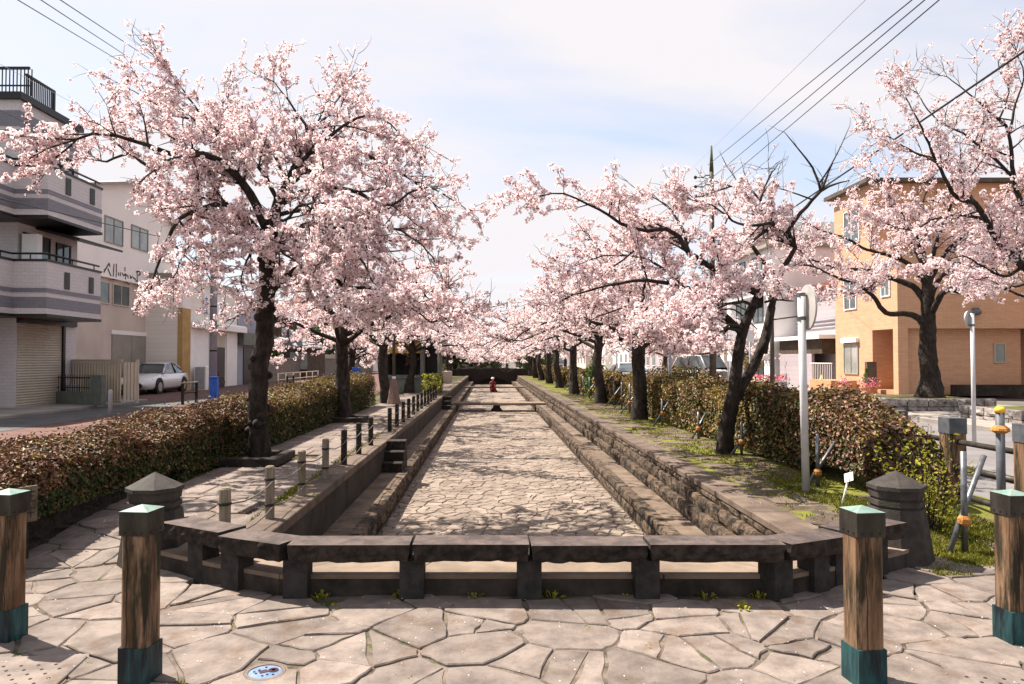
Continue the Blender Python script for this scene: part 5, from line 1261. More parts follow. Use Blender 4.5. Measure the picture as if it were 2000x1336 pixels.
m = MB(); y0 = q(396, 590)[0]; y1 = q(436, 590)[0]; m.box(X + .01, X + .08, y0, y1, 4.15, 5.2); sg = obj('sign_board', m, M['white'], t)
gl = []
for k in range(3): zc_ = 4.95 - .33 * k; gl += [[(.1, zc_), (.5, zc_)], [(.3, zc_ + .1), (.3, zc_ - .14)], [(.1, zc_ - .12), (.5, zc_ - .12)]]
for k in range(2): zc_ = 4.9 - .4 * k; gl += [[(2.4, zc_), (2.9, zc_)], [(2.65, zc_ + .12), (2.65, zc_ - .15)], [(2.4, zc_ - .1), (2.9, zc_ - .14)]]
m = strokes(gl, .03, 0); m.v = [(X + .084, y0 + v[0], v[2]) for v in m.v]; m.f = [f[::-1] for f in m.f]; obj('lettering', m, M['signblue'], sg)['kind'] = 'stuff'
t = thing('vending_box', 'grey and white box standing by the ochre column of the workshop', 'utility box', (X + .6, q(370, 740)[0], 0))
m = MB(); m.bbox(-.35, .25, 0, 1.0, 0, 1.25, .03); obj('cabinet', m, M['white'], t); m = MB(); m.box(-.3, .2, -.02, -.001, .05, 1.2); obj('door', m, M['greymetal'], t)
# ---- blue grey building with overhanging block
t = thing('blue_grey_house', 'plain blue-grey house with a dark band beyond the workshop', 'building')
ya = yb + .15; m = MB(); m.box(-24, X, ya, ya + 7, 0, 5.4); obj('wall', m, M['bluegrey'], t)
m = MB(); m.box(X + .001, X + .4, ya, ya + 7, 2.5, 3.3); obj('band', m, M['greygreen'], t)
m = MB(); m.box(-24, X + .2, ya - .1, ya + 7.1, 5.4, 5.6); obj('roof', m, M['rooftile'], t)
m = MB(); m.box(X + .001, X + .03, ya + 2.4, ya + 2.6, 3.8, 4.9); obj('slit_window', m, M['glass'], t)
m = MB(); m.box(X + .001, X + .05, ya + 1.0, ya + 3.2, 0, 2.4); obj('doorway', m, M['black'], t)
# ---- traditional house, wall, pines
t = thing('tiled_roof_house', 'dark traditional house with grey tiled roofs behind the garden wall', 'house', (-19.3, 60, 0))
m = MB(); m.box(-5, 2.2, -2, 6, 0, 5.1); obj('wall', m, M['brownwood'], t)
def hip(name, x0, x1, y0, y1, z0, h, m_, ov=.6):
    m = MB(); x0 -= ov; x1 += ov; y0 -= ov; y1 += ov; cx = (x0 + x1) / 2; d = min(x1 - x0, y1 - y0) * .32
    m.add([(x0, y0, z0), (x1, y0, z0), (x1, y1, z0), (x0, y1, z0), (cx, y0 + d, z0 + h), (cx, y1 - d, z0 + h), (x0, y0, z0 - .12), (x1, y0, z0 - .12), (x1, y1, z0 - .12), (x0, y1, z0 - .12)],
          [(0, 1, 4), (1, 2, 5, 4), (2, 3, 5), (3, 0, 4, 5), (6, 7, 1, 0), (7, 8, 2, 1), (8, 9, 3, 2), (9, 6, 0, 3), (9, 8, 7, 6)]); return obj(name, m, M[m_], t)
hip('roof', -5, 2.2, -2, 6, 5.1, 1.7, 'rooftile')
m = MB(); m.box(2.21, 4.4, -1.4, 5, 0, 2.6); obj('porch', m, M['brownwood'], t); hip('porch_roof', 2.2, 4.4, -1.4, 5, 2.6, .7, 'rooftile', .5)
for k in range(3): m = MB(); m.box(2.2, 2.24, -1.2 + 2.2 * k, .2 + 2.2 * k, 3.0, 4.2); obj('window', m, M['glass'], t)
m = MB(); m.box(3.0, 4.41, -1.42, -1.4, .8, 2.2); obj('porch_window', m, M['curtain'], t)
t = thing('red_roof_house', 'house with a dull red roof rising behind the traditional house', 'house', (-19.4, 79, 0))
m = MB(); m.box(-6, 3, -2, 7, 0, 6.2); obj('wall', m, M['creamlow'], t); hip('roof', -6, 3, -2, 7, 6.2, 2.6, 'redroof')
t = thing('garden_wall', 'long grey block wall in front of the pine garden', 'wall', (-15.6, 49.5, 0))
m = MB(); m.box(-.12, .12, 0, 46, 0, 1.62); obj('wall', m, M['block_wall'], t); m = MB(); m.box(-.2, .2, -.05, 46.05, 1.622, 1.72); obj('coping', m, M['apron'], t)
m = MB(); m.box(-.5, .14, 0.0, .3, 0, 1.7); obj('gate_post', m, M['creamlow'], t)
def leafy(name, cat, label, loc, blobs, n, size, mats, w_, trunk=None, seed=1, group=None):
    rs = np.random.RandomState(seed); t = thing(name, label, cat, loc, 0, group)
    P_ = []; Nn = []
    vol = np.array([a[3] * a[4] * a[5] for a in blobs]); ch = rs.choice(len(blobs), n, p=vol / vol.sum())
    for i in range(n):
        b = blobs[ch[i]]; d = rs.normal(0, 1, 3); d /= np.linalg.norm(d); r = rs.rand() ** .45
        P_.append((b[0] + d[0] * r * b[3], b[1] + d[1] * r * b[4], b[2] + d[2] * r * b[5])); Nn.append(d + rs.normal(0, .5, 3))
    Nn = np.array(Nn); Nn /= np.linalg.norm(Nn, axis=1)[:, None]
    mi = rs.choice(len(mats), n, p=w_)
    obj_leaves('foliage', np.array(P_), Nn, size, rs, [M[x] for x in mats], mi, t)
    if trunk:
        m = MB(); m.tube([(0, 0, 0), (trunk[1], 0, trunk[0] * .5), (0, .1, trunk[0])], [trunk[2], trunk[2] * .8, trunk[2] * .4], 7); obj('trunk', m, M['bark2'], t)
    return t
leafy('pine_tree', 'pine', 'dark layered garden pine behind the block wall', (-17.0, 71, 0), [(0, 0, 5.4, 1.4, 1.4, .5), (.6, -.3, 4.3, 1.9, 1.7, .5), (-.9, .2, 3.4, 1.8, 1.8, .5), (1.0, .1, 2.6, 1.9, 1.7, .5)], 5200, .13, ['pine', 'conifer'], [.75, .25], (5.2, .3, .18), 4)
leafy('pine_tree', 'pine', 'lower rounded garden pine closer to the tiled house', (-16.9, 52.5, 0), [(0, 0, 3.0, 1.3, 1.3, .8), (.3, -.3, 2.1, 1.6, 1.4, .6)], 3200, .12, ['pine', 'conifer'], [.6, .4], (2.6, .2, .14), 5)
leafy('garden_tree', 'tree', 'broad dark evergreen between the pines and the kiosk', (-16.9, 86, 0), [(0, 0, 3.4, 2.6, 2.4, 1.6), (2.0, -.4, 2.4, 2.1, 1.6, 1.2)], 4200, .16, ['pine', 'leafgreen'], [.7, .3], (2.6, .2, .2), 6)
# railing in front of the wall
t = thing('street_railing', 'pale tubular railing before the garden wall', 'railing', (-11.8, 40, 0))
m = MB()
for zz in (.45, .8): m.tube([(0, 0, zz), (0, 9.5, zz)], .03, 6)
obj('rails', m, M['shutter'], t)['kind'] = 'stuff'
for k in range(7): m = MB(); m.tube([(0, 1.55 * k + .1, 0), (0, 1.55 * k + .1, .82)], .03, 6); obj('post', m, M['shutter'], t)
for yy, lb in ((25.4, 'low green-brown barrier rail beside the parked car'), (37.5, 'low brown barrier rail behind the gnarled trunk')):
    t = thing('barrier_rail', lb, 'barrier', (-10.9 if yy < 30 else -10.6, yy, 0))
    m = MB(); m.tube([(0, 0, .75), (0, 1.4, .75)], .035, 6); obj('top_rail', m, M['postwood'], t)
    m = MB(); m.tube([(0, 0.1, .4), (0, 1.3, .4)], .03, 6); obj('low_rail', m, M['darkpost'], t)
    for k in (0.1, 1.3): m = MB(); m.box(-.04, .04, k - .04, k + .04, 0, .73); obj('post', m, M['darkpost'], t)
# cream gate and dark fence
t = thing('slatted_gate', 'cream slatted gate enclosing the yard before the tiled building', 'gate', (-15.3, 25.9, .08))
p0 = Vector((0, 0)); p1 = Vector((2.75, -1.45)); d = (p1 - p0); nsl = 20
ang = math.atan2(d.y, d.x)
for k in range(nsl):
    c = p0 + d * ((k + .5) / nsl); m = MB(); m.box(-.05, .05, -.02, .02, .12, 1.42); obj('slat', m, M['shutter'], t, (c.x, c.y, 0), ang)
m = MB(); m.box(-.05, d.length + .05, -.035, .035, 1.43, 1.52); obj('top_rail', m, M['shutter'], t, (0, 0, 0), ang)
m = MB(); m.box(-.05, d.length + .05, -.033, .033, .04, .11); obj('bottom_rail', m, M['shutter'], t, (0, 0, 0), ang)
for k in range(4):
    m = MB(); m.box(-.05, .05, -.02, .02, .12, 1.42); obj('slat', m, M['shutter'], t, (2.85 + .06 * k, -1.4 + .12 * k, 0), R(62))
m = MB(); m.box(3.02, 3.1, -1.0, -.92, 0, 1.52); obj('gate_post', m, M['shutter'], t)
m = MB(); m.box(-.04, .04, -1.0, .0, 1.0, 1.36); 
t = thing('iron_fence', 'low dark iron fence on a wall in front of the cream gate', 'fence', (-15.0, 24.9, .08))
m = MB(); m.box(0, 2.1, -.06, .06, 0, .42); obj('base_wall', m, M['greygreen'], t, (0, 0, 0), ang)
m = MB(); m.box(1.95, 2.55, -.08, .08, 0, 1.0); obj('dark_panel', m, M['greygreen'], t, (0, 0, 0), ang)
for k in range(15): m = MB(); m.tube([(0, 0, .42), (0, 0, 1.0)], .012, 5); obj('picket', m, M['black'], t, (math.cos(ang) * (.08 + .13 * k), math.sin(ang) * (.08 + .13 * k), 0))
m = MB(); m.box(0, 2.0, -.02, .02, .88, .92); m.box(0, 2.0, -.02, .02, .55, .58); obj('rails', m, M['black'], t, (0, 0, 0), ang)['kind'] = 'stuff'
def round_bollard(x, y, label, h=.78, r=.055):
    t = thing('round_bollard', label, 'bollard', (x, y, 0)); m = MB(); m.lathe([(r, 0), (r, h - .05), (r * .75, h - .015), (r * .2, h)], 12, smooth=True); obj('tube', m, M['greymetal'], t)
    m = MB(); m.lathe([(r + .004, .60), (r + .004, .64)], 12); obj('band', m, M['greymetal'], t)
round_bollard(-10.35, 19.6, 'pale grey rounded bollard in front of the iron fence')
# grey utility pole on the hedge side with blue box
t = thing('utility_pole', 'slim grey concrete pole with metal bands before the workshop', 'utility pole', (-10.6, 27.5, 0))
m = MB(); m.tube([(0, 0, 0), (0, 0, 10.2)], [.155, .1], 12); obj('shaft', m, M['concrete'], t)
for zz in (1.9, 3.6, 4.6, 5.9, 7.0): m = MB(); m.lathe([(.15 - .005 * zz + .005, zz), (.15 - .005 * zz + .005, zz + .06)], 12); obj('band', m, M['black'], t)
m = MB(); m.box(-.9, .9, -.05, .05, 9.5, 9.6); obj('crossarm', m, M['steel'], t)
t = thing('blue_box', 'blue plastic box strapped at the foot of the grey utility pole', 'box', (-10.35, 27.0, 0))
m = MB(); m.bbox(-.13, .13, -.13, .13, .05, .9, .03); obj('body', m, M['blue'], t); m = MB(); m.box(-.145, .145, -.145, .145, .902, .95); obj('lid', m, M['blue'], t)
t = thing('blue_street_box', 'small blue box behind the hedge at the leaning dark tree', 'box', (-6.05, 32.6, 0)); m = MB(); m.bbox(-.17, .17, -.15, .15, .8, 1.25, .04); obj('body', m, M['blue'], t); m = MB(); m.box(-.05, .05, -.05, .05, 0, .75); obj('leg', m, M['black'], t)
# bicycle leaning on the workshop
def bicycle(x, y, rz, label):
    t = thing('bicycle', label, 'bicycle', (x, y, 0), rz)
    for k in (-.5, .5):
        m = MB(); pts = [(k + .31 * math.cos(a * math.pi / 8), 0, .33 + .31 * math.sin(a * math.pi / 8)) for a in range(17)]; m.tube(pts, .016, 5); wv = obj('wheel', m, M['black'], t)
        m = MB()
        for a in range(6): m.tube([(k, 0, .33), (k + .3 * math.cos(a * math.pi / 3), 0, .33 + .3 * math.sin(a * math.pi / 3))], .004, 3)
        obj('spokes', m, M['steel'], wv)['kind'] = 'stuff'
    m = MB()
    for a, b in (((-.5, .33), (-.1, .33)), ((-.1, .33), (-.2, .8)), ((-.5, .33), (-.18, .7)), ((-.1, .33), (.38, .75)), ((-.18, .7), (.38, .8)), ((.5, .33), (.36, .95))): m.tube([(a[0], 0, a[1]), (b[0], 0, b[1])], .016, 5)
    obj('frame', m, M['black'], t)['kind'] = 'stuff'
    m = MB(); m.box(-.3, -.08, -.06, .06, .82, .87); obj('saddle', m, M['black'], t); m = MB(); m.tube([(.3, -.28, .98), (.38, -.1, 1.0), (.38, .1, 1.0), (.3, .28, .98)], .014, 5); obj('handlebar', m, M['steel'], t)
bicycle(-14.9, 38.6, R(60), 'dark bicycle parked against the white shutters of the workshop')
# ---- cars
def car(x, y, rz, label, paint='carwhite', kind='sedan', wid=.86):
    t = thing('parked_car', label, 'car', (x, y, 0), rz)      # nose towards local -y
    if kind == 'sedan':
        st = [(-2.35, .34, .52, .55), (-2.28, .26, .66, .78), (-2.0, .22, .76, .93), (-1.2, .2, .90, 1.0), (-.75, .2, .98, 1.0), (0.2, .2, .97, 1.0), (1.2, .2, .98, 1.0), (1.7, .22, .99, .98), (2.15, .26, .96, .92), (2.33, .34, .84, .78), (2.36, .4, .7, .7)]
        gh = [(-.95, .95, .96, .90), (-.25, .96, 1.36, .70), (.35, .96, 1.43, .68), (1.0, .97, 1.38, .67), (1.75, .98, 1.02, .85)]
    else:
        st = [(-1.75, .3, .7, .7), (-1.68, .25, .95, .9), (-1.2, .22, 1.02, 1.0), (0, .22, 1.05, 1.0), (1.3, .22, 1.05, 1.0), (1.7, .25, 1.05, .96), (1.75, .35, .95, .9)]
        gh = [(-1.55, 1.0, 1.02, .95), (-1.0, 1.03, 1.72, .84), (0, 1.05, 1.82, .84), (1.2, 1.05, 1.8, .84), (1.68, 1.04, 1.15, .92)]
    m = MB(); vs = []; n = 9
    for (yy, zb_, zt_, ww) in st:
        W_ = wid * ww
        vs += [(-W_ * .85, yy, zb_), (-W_ * .98, yy, zb_ + .12), (-W_, yy, (zb_ + zt_) / 2), (-W_ * .96, yy, zt_ - .08), (-W_ * .8, yy, zt_), (W_ * .8, yy, zt_), (W_ * .96, yy, zt_ - .08), (W_, yy, (zb_ + zt_) / 2), (W_ * .98, yy, zb_ + .12), (W_ * .85, yy, zb_)]
    n = 10
    fs = [(i * n + k, i * n + (k + 1) % n, (i + 1) * n + (k + 1) % n, (i + 1) * n + k) for i in range(len(st) - 1) for k in range(n)] + [tuple(range(n)), tuple(range((len(st)) * n - 1, (len(st) - 1) * n - 1, -1))]
    m.add(vs, [f[::-1] for f in fs], 0, True); obj('body', m, M[paint], t)
    vs = []; n = 4
    for (yy, zb_, zt_, ww) in gh: vs += [(-wid * .93, yy, zb_ - .03), (-wid * ww, yy, zt_), (wid * ww, yy, zt_), (wid * .93, yy, zb_ - .03)]
    fs = [(i * 4 + k, i * 4 + (k + 1) % 4, (i + 1) * 4 + (k + 1) % 4, (i + 1) * 4 + k) for i in range(len(gh) - 1) for k in range(4)]
    m = MB(); m.add(vs, [f[::-1] for f in fs]); obj('windows', m, M['glass'], t)
    m = MB(); r_ = [g_ for g_ in gh[1:-1]]
    vs = []
    for (yy, zb_, zt_, ww) in r_: vs += [(-wid * ww - .01, yy, zt_ - .02), (-wid * ww * .9, yy, zt_ + .03), (wid * ww * .9, yy, zt_ + .03), (wid * ww + .01, yy, zt_ - .02)]
    fs = [(i * 4 + k, i * 4 + k + 1, (i + 1) * 4 + k + 1, (i + 1) * 4 + k) for i in range(len(r_) - 1) for k in range(3)]
    m.add(vs, [f[::-1] for f in fs], 0, True); obj('roof_panel', m, M[paint], t)
    for sx in (-1, 1):
        for a, b in ((0, 1), (-2, -1)):
            A_ = gh[a]; B_ = gh[b]
            m = MB(); m.tube([(sx * (wid * (.93 if A_[3] > .86 else A_[3]) ), A_[0], A_[2]), (sx * wid * (B_[3] if B_[3] < .86 else .9), B_[0], B_[2])], .035, 5); obj('pillar', m, M[paint], t)
        yy = gh[2][0] + .15; m = MB(); m.tube([(sx * wid * .94, yy, gh[2][1]), (sx * wid * gh[2][3], yy, gh[2][2])], .03, 5); obj('pillar', m, M['black'], t)
        for wy in ((-1.42, 1.42) if kind == 'sedan' else (-1.2, 1.15)):
            m = MB(); r = .33 if kind == 'sedan' else .28; x0 = sx * wid * .80; x1 = sx * (wid + .012)
            m.tube([(x0, wy, r), (x1, wy, r)], r, 18, smooth=False); wh = obj('wheel', m, M['tyre'], t)
            m = MB(); m.tube([(x1, wy, r), (x1 + sx * .006, wy, r)], r * .66, 14, smooth=False); obj('rim', m, M['rim'], wh)
            m = MB(); m.tube([(sx * (wid * .9), wy, r + .03), (sx * (wid + .004), wy, r + .03)], r + .07, 18, smooth=False); obj('wheel_arch', m, M['black'], wh)
        m = MB(); ny = st[1][0]; m.add([(sx * wid * .45, ny - .06, .56), (sx * wid * .88, ny + .28, .60), (sx * wid * .9, ny + .34, .72), (sx * wid * .48, ny + .06, .66)], [(0, 1, 2, 3) if sx > 0 else (3, 2, 1, 0)]); obj('headlight', m, M['lamp'] if kind != 'sedan' else M['black'], t)
        m = MB(); m.bbox(sx * (wid + .1) - .09, sx * (wid + .1) + .09, -.78, -.66, .98, 1.1, .02); obj('door_mirror', m, M[paint], t)
    m = MB(); m.box(-wid * .5, wid * .5, st[0][0] - .02, st[0][0] + .05, .3, .46); obj('grille', m, M['black'], t)
    return t
car(-16.15, 34.6, R(2), 'white sedan parked by the cream building, nose toward the cream gate')
car(6.9, 36.0, R(180), 'white car partly hidden behind the second cherry of the grass bank', wid=.86)
car(11.9, 41, R(200), 'white van with dark side windows behind the cherry blossom', kind='van', wid=.8)
car(9.6, 97, R(180), 'small distant white car far along the road', kind='van', wid=.8)
# ---- kiosk and lamp base
t = thing('park_kiosk', 'dark kiosk with a yellow fascia and counter under the cherry branches', 'kiosk', (-3.55, 31.2, ZB))
m = MB(); m.box(-1.0, -.92, 0, 2.4, 0, 2.2); m.box(.55, .65, 0, 2.4, 0, 2.2); m.box(-.92, .55, 2.3, 2.4, 0, 2.2); obj('walls', m, M['greygreen'], t)['kind'] = 'stuff'
m = MB(); m.box(-1.0, .65, -.04, 0.0, 1.72, 2.25); obj('fascia', m, M['kioskyellow'], t); m = MB(); m.box(-1.0, .65, -.05, -.0, .62, .78); obj('counter', m, M['steel'], t)
m = MB(); m.box(-1.0, .65, .0, .06, .0, .6); obj('front_panel', m, M['greygreen'], t); m = MB(); m.box(-1.1, 1.6, -.2, 2.5, 2.26, 2.4); obj('roof', m, M['greygreen'], t)
m = MB(); m.box(.55, .68, -.1, 0.0, 0, 2.25); obj('front_post', m, M['steel'], t); m = MB(); m.box(1.42, 1.5, -.1, 0, 0, 2.25); obj('end_post', m, M['greygreen'], t)
m = MB(); m.box(.7, 1.2, 1.2, 2.2, 0, 2.2); obj('dark_cabinet', m, M['black'], t)
t = thing('lamp_post', 'lamp post with flared reddish stone base beside the rope posts', 'lamp post', (-3.12, 23.4, ZB))
m = MB(); m.lathe([(.24, 0), (.2, .18), (.1, .75), (.07, .82)], 8); obj('base', m, M['terracotta'] if False else mat('red granite', (.16, .105, .09), (.22, .15, .13), 20, .8), t)
m = MB(); m.tube([(0, 0, .82), (0, 0, 3.9)], .05, 8); obj('pole', m, M['polebrown'], t); m = MB(); m.lathe([(.06, .82), (.06, .9)], 8); obj('ring', m, M['white'], t)
m = MB(); m.lathe([(.05, 3.9), (.16, 4.05), (.16, 4.3), (.03, 4.45)], 8); obj('lantern', m, M['polebrown'], t)
for x_, y_, z_, l_ in ((-2.6, 34, 3.2, 'thin grey post by the kiosk end'), (-2.75, 40, 3.4, 'thin dark post among the distant path trees')):
    t = thing('thin_post', l_, 'post', (x_, y_, ZB)); m = MB(); m.tube([(0, 0, 0), (0, 0, z_)], .06, 8); obj('shaft', m, M['greygreen'], t); m = MB(); m.lathe([(.07, z_), (.02, z_ + .08)], 8); obj('cap', m, M['black'], t)
t = thing('planter_trough', 'pale stone trough standing on the path past the kiosk', 'planter', (-2.75, 44, ZB)); m = MB(); m.bbox(-.45, .45, -.3, .3, 0, .75, .05); obj('trough', m, M['shutter'], t)
# ---------------------------------------------------------------- right bank furniture
def sign_pole(x, y, z0, h, r, lean, disc_r, disc_ang, label, disc_z):
    t = thing('sign_pole', label, 'road sign', (x, y, z0))
    m = MB(); m.tube([(lean, 0, 0), (0, 0, h)], r, 12); obj('pole', m, M['whitepole'], t)
    c, s_ = math.cos(disc_ang), math.sin(disc_ang); m = MB(); n = 28
    ring = [(disc_r * math.cos(2 * math.pi * k / n), disc_r * math.sin(2 * math.pi * k / n)) for k in range(n)]
    vs = [(-s_ * .0 + c * a + .0 - s_ * dd, s_ * a + c * dd, disc_z + b) for dd in (r + .015, r + .035) for a, b in ring]
    m.add(vs, [tuple(range(n)), tuple(range(2 * n - 1, n - 1, -1))] + [(k, n + k, n + (k + 1) % n, (k + 1) % n) for k in range(n)]); obj('disc', m, mat('aluminium back', (.42, .40, .38), (.5, .48, .46), 3, .5, metallic=.3), t)
    m = MB()
    for dz in (-.12, .14): m.lathe([(r + .006, disc_z + dz - .02), (r + .006, disc_z + dz + .02)], 12)
    obj('bracket', m, M['steel'], t)['kind'] = 'stuff'
    return t
sign_pole(3.42, 7.85, .12, 2.22, .040, .03, .25, R(267), 'tall white pole with the back of a round sign, in front of the coppery hedge', 2.05)
sign_pole(8.9, 13.2, 0, 2.45, .035, 0, .15, R(30), 'slim white pole with a small round plate near the planter rocks', 2.35)
t = thing('parking_sign', 'round red-ringed blue sign half hidden in the cherry blossom', 'road sign', (4.93, 19.8, 0))
m = MB(); m.tube([(.06, .04, 0), (.06, .04, 3.0)], .045, 10); obj('pole', m, M['greymetal'], t)
def disc(r, y, z, m_, nm, x=0.0): m = MB(); n = 28; m.add([(x + r * math.cos(2 * math.pi * k / n), y, z + r * math.sin(2 * math.pi * k / n)) for k in range(n)] + [(x + r * math.cos(2 * math.pi * k / n), y + .01, z + r * math.sin(2 * math.pi * k / n)) for k in range(n)], [tuple(range(n)), tuple(range(2 * n - 1, n - 1, -1))] + [(k, n + k, n + (k + 1) % n, (k + 1) % n) for k in range(n)]); return obj(nm, m, M[m_], t)
disc(.31, -.01, 2.85, 'signred', 'ring', -.06); disc(.245, -.022, 2.85, 'greymetal', 'face', -.06)
m = strokes([[(-.18, 2.76), (-.06, 2.94)], [(-.14, 2.72), (.06, 2.98)], [(-.2, 2.9), (-.13, 2.97)], [(.04, 2.74), (.04, 2.88)]], .026, -.026); obj('symbol', m, M['signblue'], t)['kind'] = 'stuff'
for x_, y_, l_ in ((8.1, 23, 'thin pale post between the parking sign and the van'), (8.9, 24.5, 'thin white post closest to the leaning trunk')):
    t = thing('thin_post', l_, 'post', (x_, y_, 0)); m = MB(); m.tube([(0, 0, 0), (0, 0, 2.6)], .03, 8); obj('shaft', m, M['greymetal'], t); m = MB(); m.box(-.12, .12, -.04, -.03, 2.2, 2.6); obj('plate', m, M['white'], t)
# fence with square capped posts along the road
fy = [6.3, 7.42, 8.45, 9.5, 10.6, 11.7, 12.8]
fl = ['first', 'second', 'third', 'fourth', 'fifth', 'sixth', 'seventh']
t = thing('road_fence', 'dark railed fence with square capped posts between the shrub and the road', 'fence', (4.78, 6.3, 0))
for i, y in enumerate(fy):
    w_ = .11 if i == 0 else .085; h = 1.03 if i == 0 else 1.0
    m = MB(); m.box(-w_, w_, y - 6.3 - w_, y - 6.3 + w_, 0, h - .16); p_ = obj('post', m, M['wood'] if i < 3 else M['darkpost'], t)
    m = MB(); m.box(-w_ - .006, w_ + .006, y - 6.3 - w_ - .006, y - 6.3 + w_ + .006, h - .16, h); obj('post_cap', m, M['capgrey'] if i < 3 else M['bronze'], p_)
for i in range(len(fy) - 1):
    for zz in (.22, .5, .76):
        m = MB(); m.tube([(0, fy[i] - 6.3 + .1, zz), (0, fy[i + 1] - 6.3 - .1, zz)], .028 if zz != .5 else .035, 8); obj('rail', m, M['bronze'] if zz < .7 else M['darkpost'], t)
for zz in (.22, .5, .76): m = MB(); m.tube([(0, -.1, zz), (0, -2.6, zz)], .03, 8); obj('rail', m, M['steel'] if zz == .5 else M['bronze'], t)
def stake(x, y, label,  h=1.0, d=(-.35, .0), col='steel', z0=ZB, r=.022, bz=.25, group='metal tree stakes with straw bindings'):
    t = thing('tree_stake', label, 'stake', (x, y, z0), 0, group)
    m = MB(); m.tube([(0, 0, 0), (0, 0, h)], r, 8); obj('upright', m, M[col], t)
    m = MB(); L_ = Vector((d[0], d[1], 0)); m.tube([tuple(L_), tuple(Vector((0, .05, bz))), tuple(-L_ * (h * .95 - bz) / bz * .9 + Vector((0, .08, h * .95)))], r * .9, 8); obj('brace', m, M[col], t)
    m = MB(); m.lathe([(r * 1.2, bz - .04), (r * 2.0, bz - .02), (r * 2.1, bz + .015), (r * 1.4, bz + .04)], 8, smooth=False); obj('binding', m, M['binding'], t)
stake(3.86, 5.86, 'large steel stake with straw binding beside the yellow-green shrub', .83, (-.13, 0), bz=.27, r=.024, z0=.02)
stake(3.74, 8.2, 'steel stake with pale binding behind the small white tilted tag', .62, (-.14, 0), bz=.18, z0=.13)
stake(3.82, 10.9, 'stake at the foot of the leaning cherry', .5, (-.16, 0), bz=.2)
stake(3.78, 13.0, 'slanting stake under the golden hedge', .5, (-.13, 0), bz=.2)
stake(3.75, 15.6, 'stake with bright orange binding under the golden hedge', .6, (-.2, 0), bz=.28)
for i, y in enumerate((19.2, 20.8, 22.2, 25.2, 26.4, 28, 31.5, 33, 34.5)):
    stake(3.75 + .1 * math.sin(i), y, 'far tree stake, %s of the small row past the second cherry' % ('first', 'second', 'third', 'fourth', 'fifth', 'sixth', 'seventh', 'eighth', 'ninth')[i], .8, (-.25, 0), bz=.3)
t = thing('capped_pipe', 'grey pipe post with a rounded yellow cap and straw wrap near the road', 'post', (4.42, 6.22, 0))
m = MB(); m.tube([(0, 0, 0), (0, 0, 1.16)], .034, 12); obj('pipe', m, M['capgrey'], t); m = MB(); m.lathe([(.04, 1.14), (.042, 1.17), (.028, 1.19)], 14, smooth=True); obj('cap', m, M['yellow'], t)
m = MB(); m.lathe([(.04, .96), (.075, .985), (.07, 1.005), (.04, 1.03)], 8); obj('binding', m, M['binding'], t)
t = thing('plant_tag', 'small white tilted tag on a thin stake in the grass', 'tag', (3.52, 7.2, .14)); m = MB(); m.tube([(0, 0, 0), (.07, 0, .27)], .009, 6); obj('stake', m, M['white'], t)
m = MB(); m.add([(.03, -.01, .23), (.11, -.02, .255), (.13, .03, .33), (.05, .04, .305), (.03, -.004, .232), (.11, -.014, .257), (.13, .036, .332), (.05, .046, .307)], [(0, 1, 2, 3), (7, 6, 5, 4), (0, 4, 5, 1), (1, 5, 6, 2), (2, 6, 7, 3), (3, 7, 4, 0)]); obj('plate', m, M['white'], t)
# yellow-green shrub
rs = np.random.RandomState(12)
t = thing('shrub', 'airy yellow-green shrub of thin stems by the octagonal pillar and road fence', 'shrub', (3.92, 6.45, .05))
m = MB(); Pp = []
for k in range(46):
    a = rs.uniform(0, 6.28); r0 = rs.uniform(0, .1); l = rs.uniform(.4, 1.0); sp = rs.uniform(.05, .5)
    p0 = Vector((r0 * math.cos(a), r0 * math.sin(a), 0)); pts = [p0 + Vector((math.cos(a) * sp * t_ ** 1.3, math.sin(a) * sp * t_ ** 1.3, l * t_)) + Vector(rs.normal(0, .012, 3)) * (t_ > 0) for t_ in (0, .25, .5, .75, 1)]
    m.tube(pts, [.006, .005, .004, .003, .002], 4, caps=False)
    for i in range(24):
        t_ = rs.uniform(.25, 1) * 4; j = min(3, int(t_)); Pp.append(pts[j].lerp(pts[j + 1], t_ - j) + Vector(rs.normal(0, .035, 3)))
obj('stems', m, M['twig'], t)['kind'] = 'stuff'; Pp = np.array([tuple(p) for p in Pp]); nn = rs.normal(0, 1, Pp.shape); nn /= np.linalg.norm(nn, axis=1)[:, None]
obj_leaves('foliage', Pp, nn, .021, rs, [M['yellowgreen'], M['leafred'], M['leafgreen']], rs.choice(3, len(Pp), p=[.82, .08, .10]), t)
leafy('conifer', 'conifer', 'small cone-shaped green conifer between two cherry trunks', (4.05, 27.3, ZB), [(0, 0, .5, .5, .5, .5), (0, 0, 1.0, .42, .42, .4), (0, 0, 1.45, .26, .26, .3)], 2600, .05, ['conifer', 'pine'], [.7, .3], (.5, .02, .05), 8)
# planters of rock
def planter(x0, x1, y0, y1, z1, label, seed):
    t = thing('rock_planter', label, 'planter', (x0, y0, 0)); m = MB(); m.box(.2, x1 - x0 - .2, .2, y1 - y0 - .2, 0, z1 - .03); obj('soil', m, M['soil'], t)
    rnd = random.Random(seed)
    def row(length, place):
        for k in range(2):
            a = 0
            while a < length - .2:
                l = min(rnd.uniform(.5, 1.1), length - a); h = z1 / 2; m = block_variant(rnd.randint(0, 9999), .28, .06, 5, 3)
                o = obj('rock', m, M['boulder'], t); place(o, a, l - .03, k * h, h - .02); a += l
    def front(o, a, l, z, h): o.rotation_euler.z = math.pi / 2; o.location = (a + l, .06, z); o.scale = (1, l, h)
    def side(o, a, l, z, h): o.location = (.06, a, z); o.scale = (1, l, h)
    row(x1 - x0, front); row(y1 - y0, side)
    return t
planter(11.45, 14.7, 20.7, 24.0, .47, 'low rocky planter around the wide cherry before the orange house', 3)
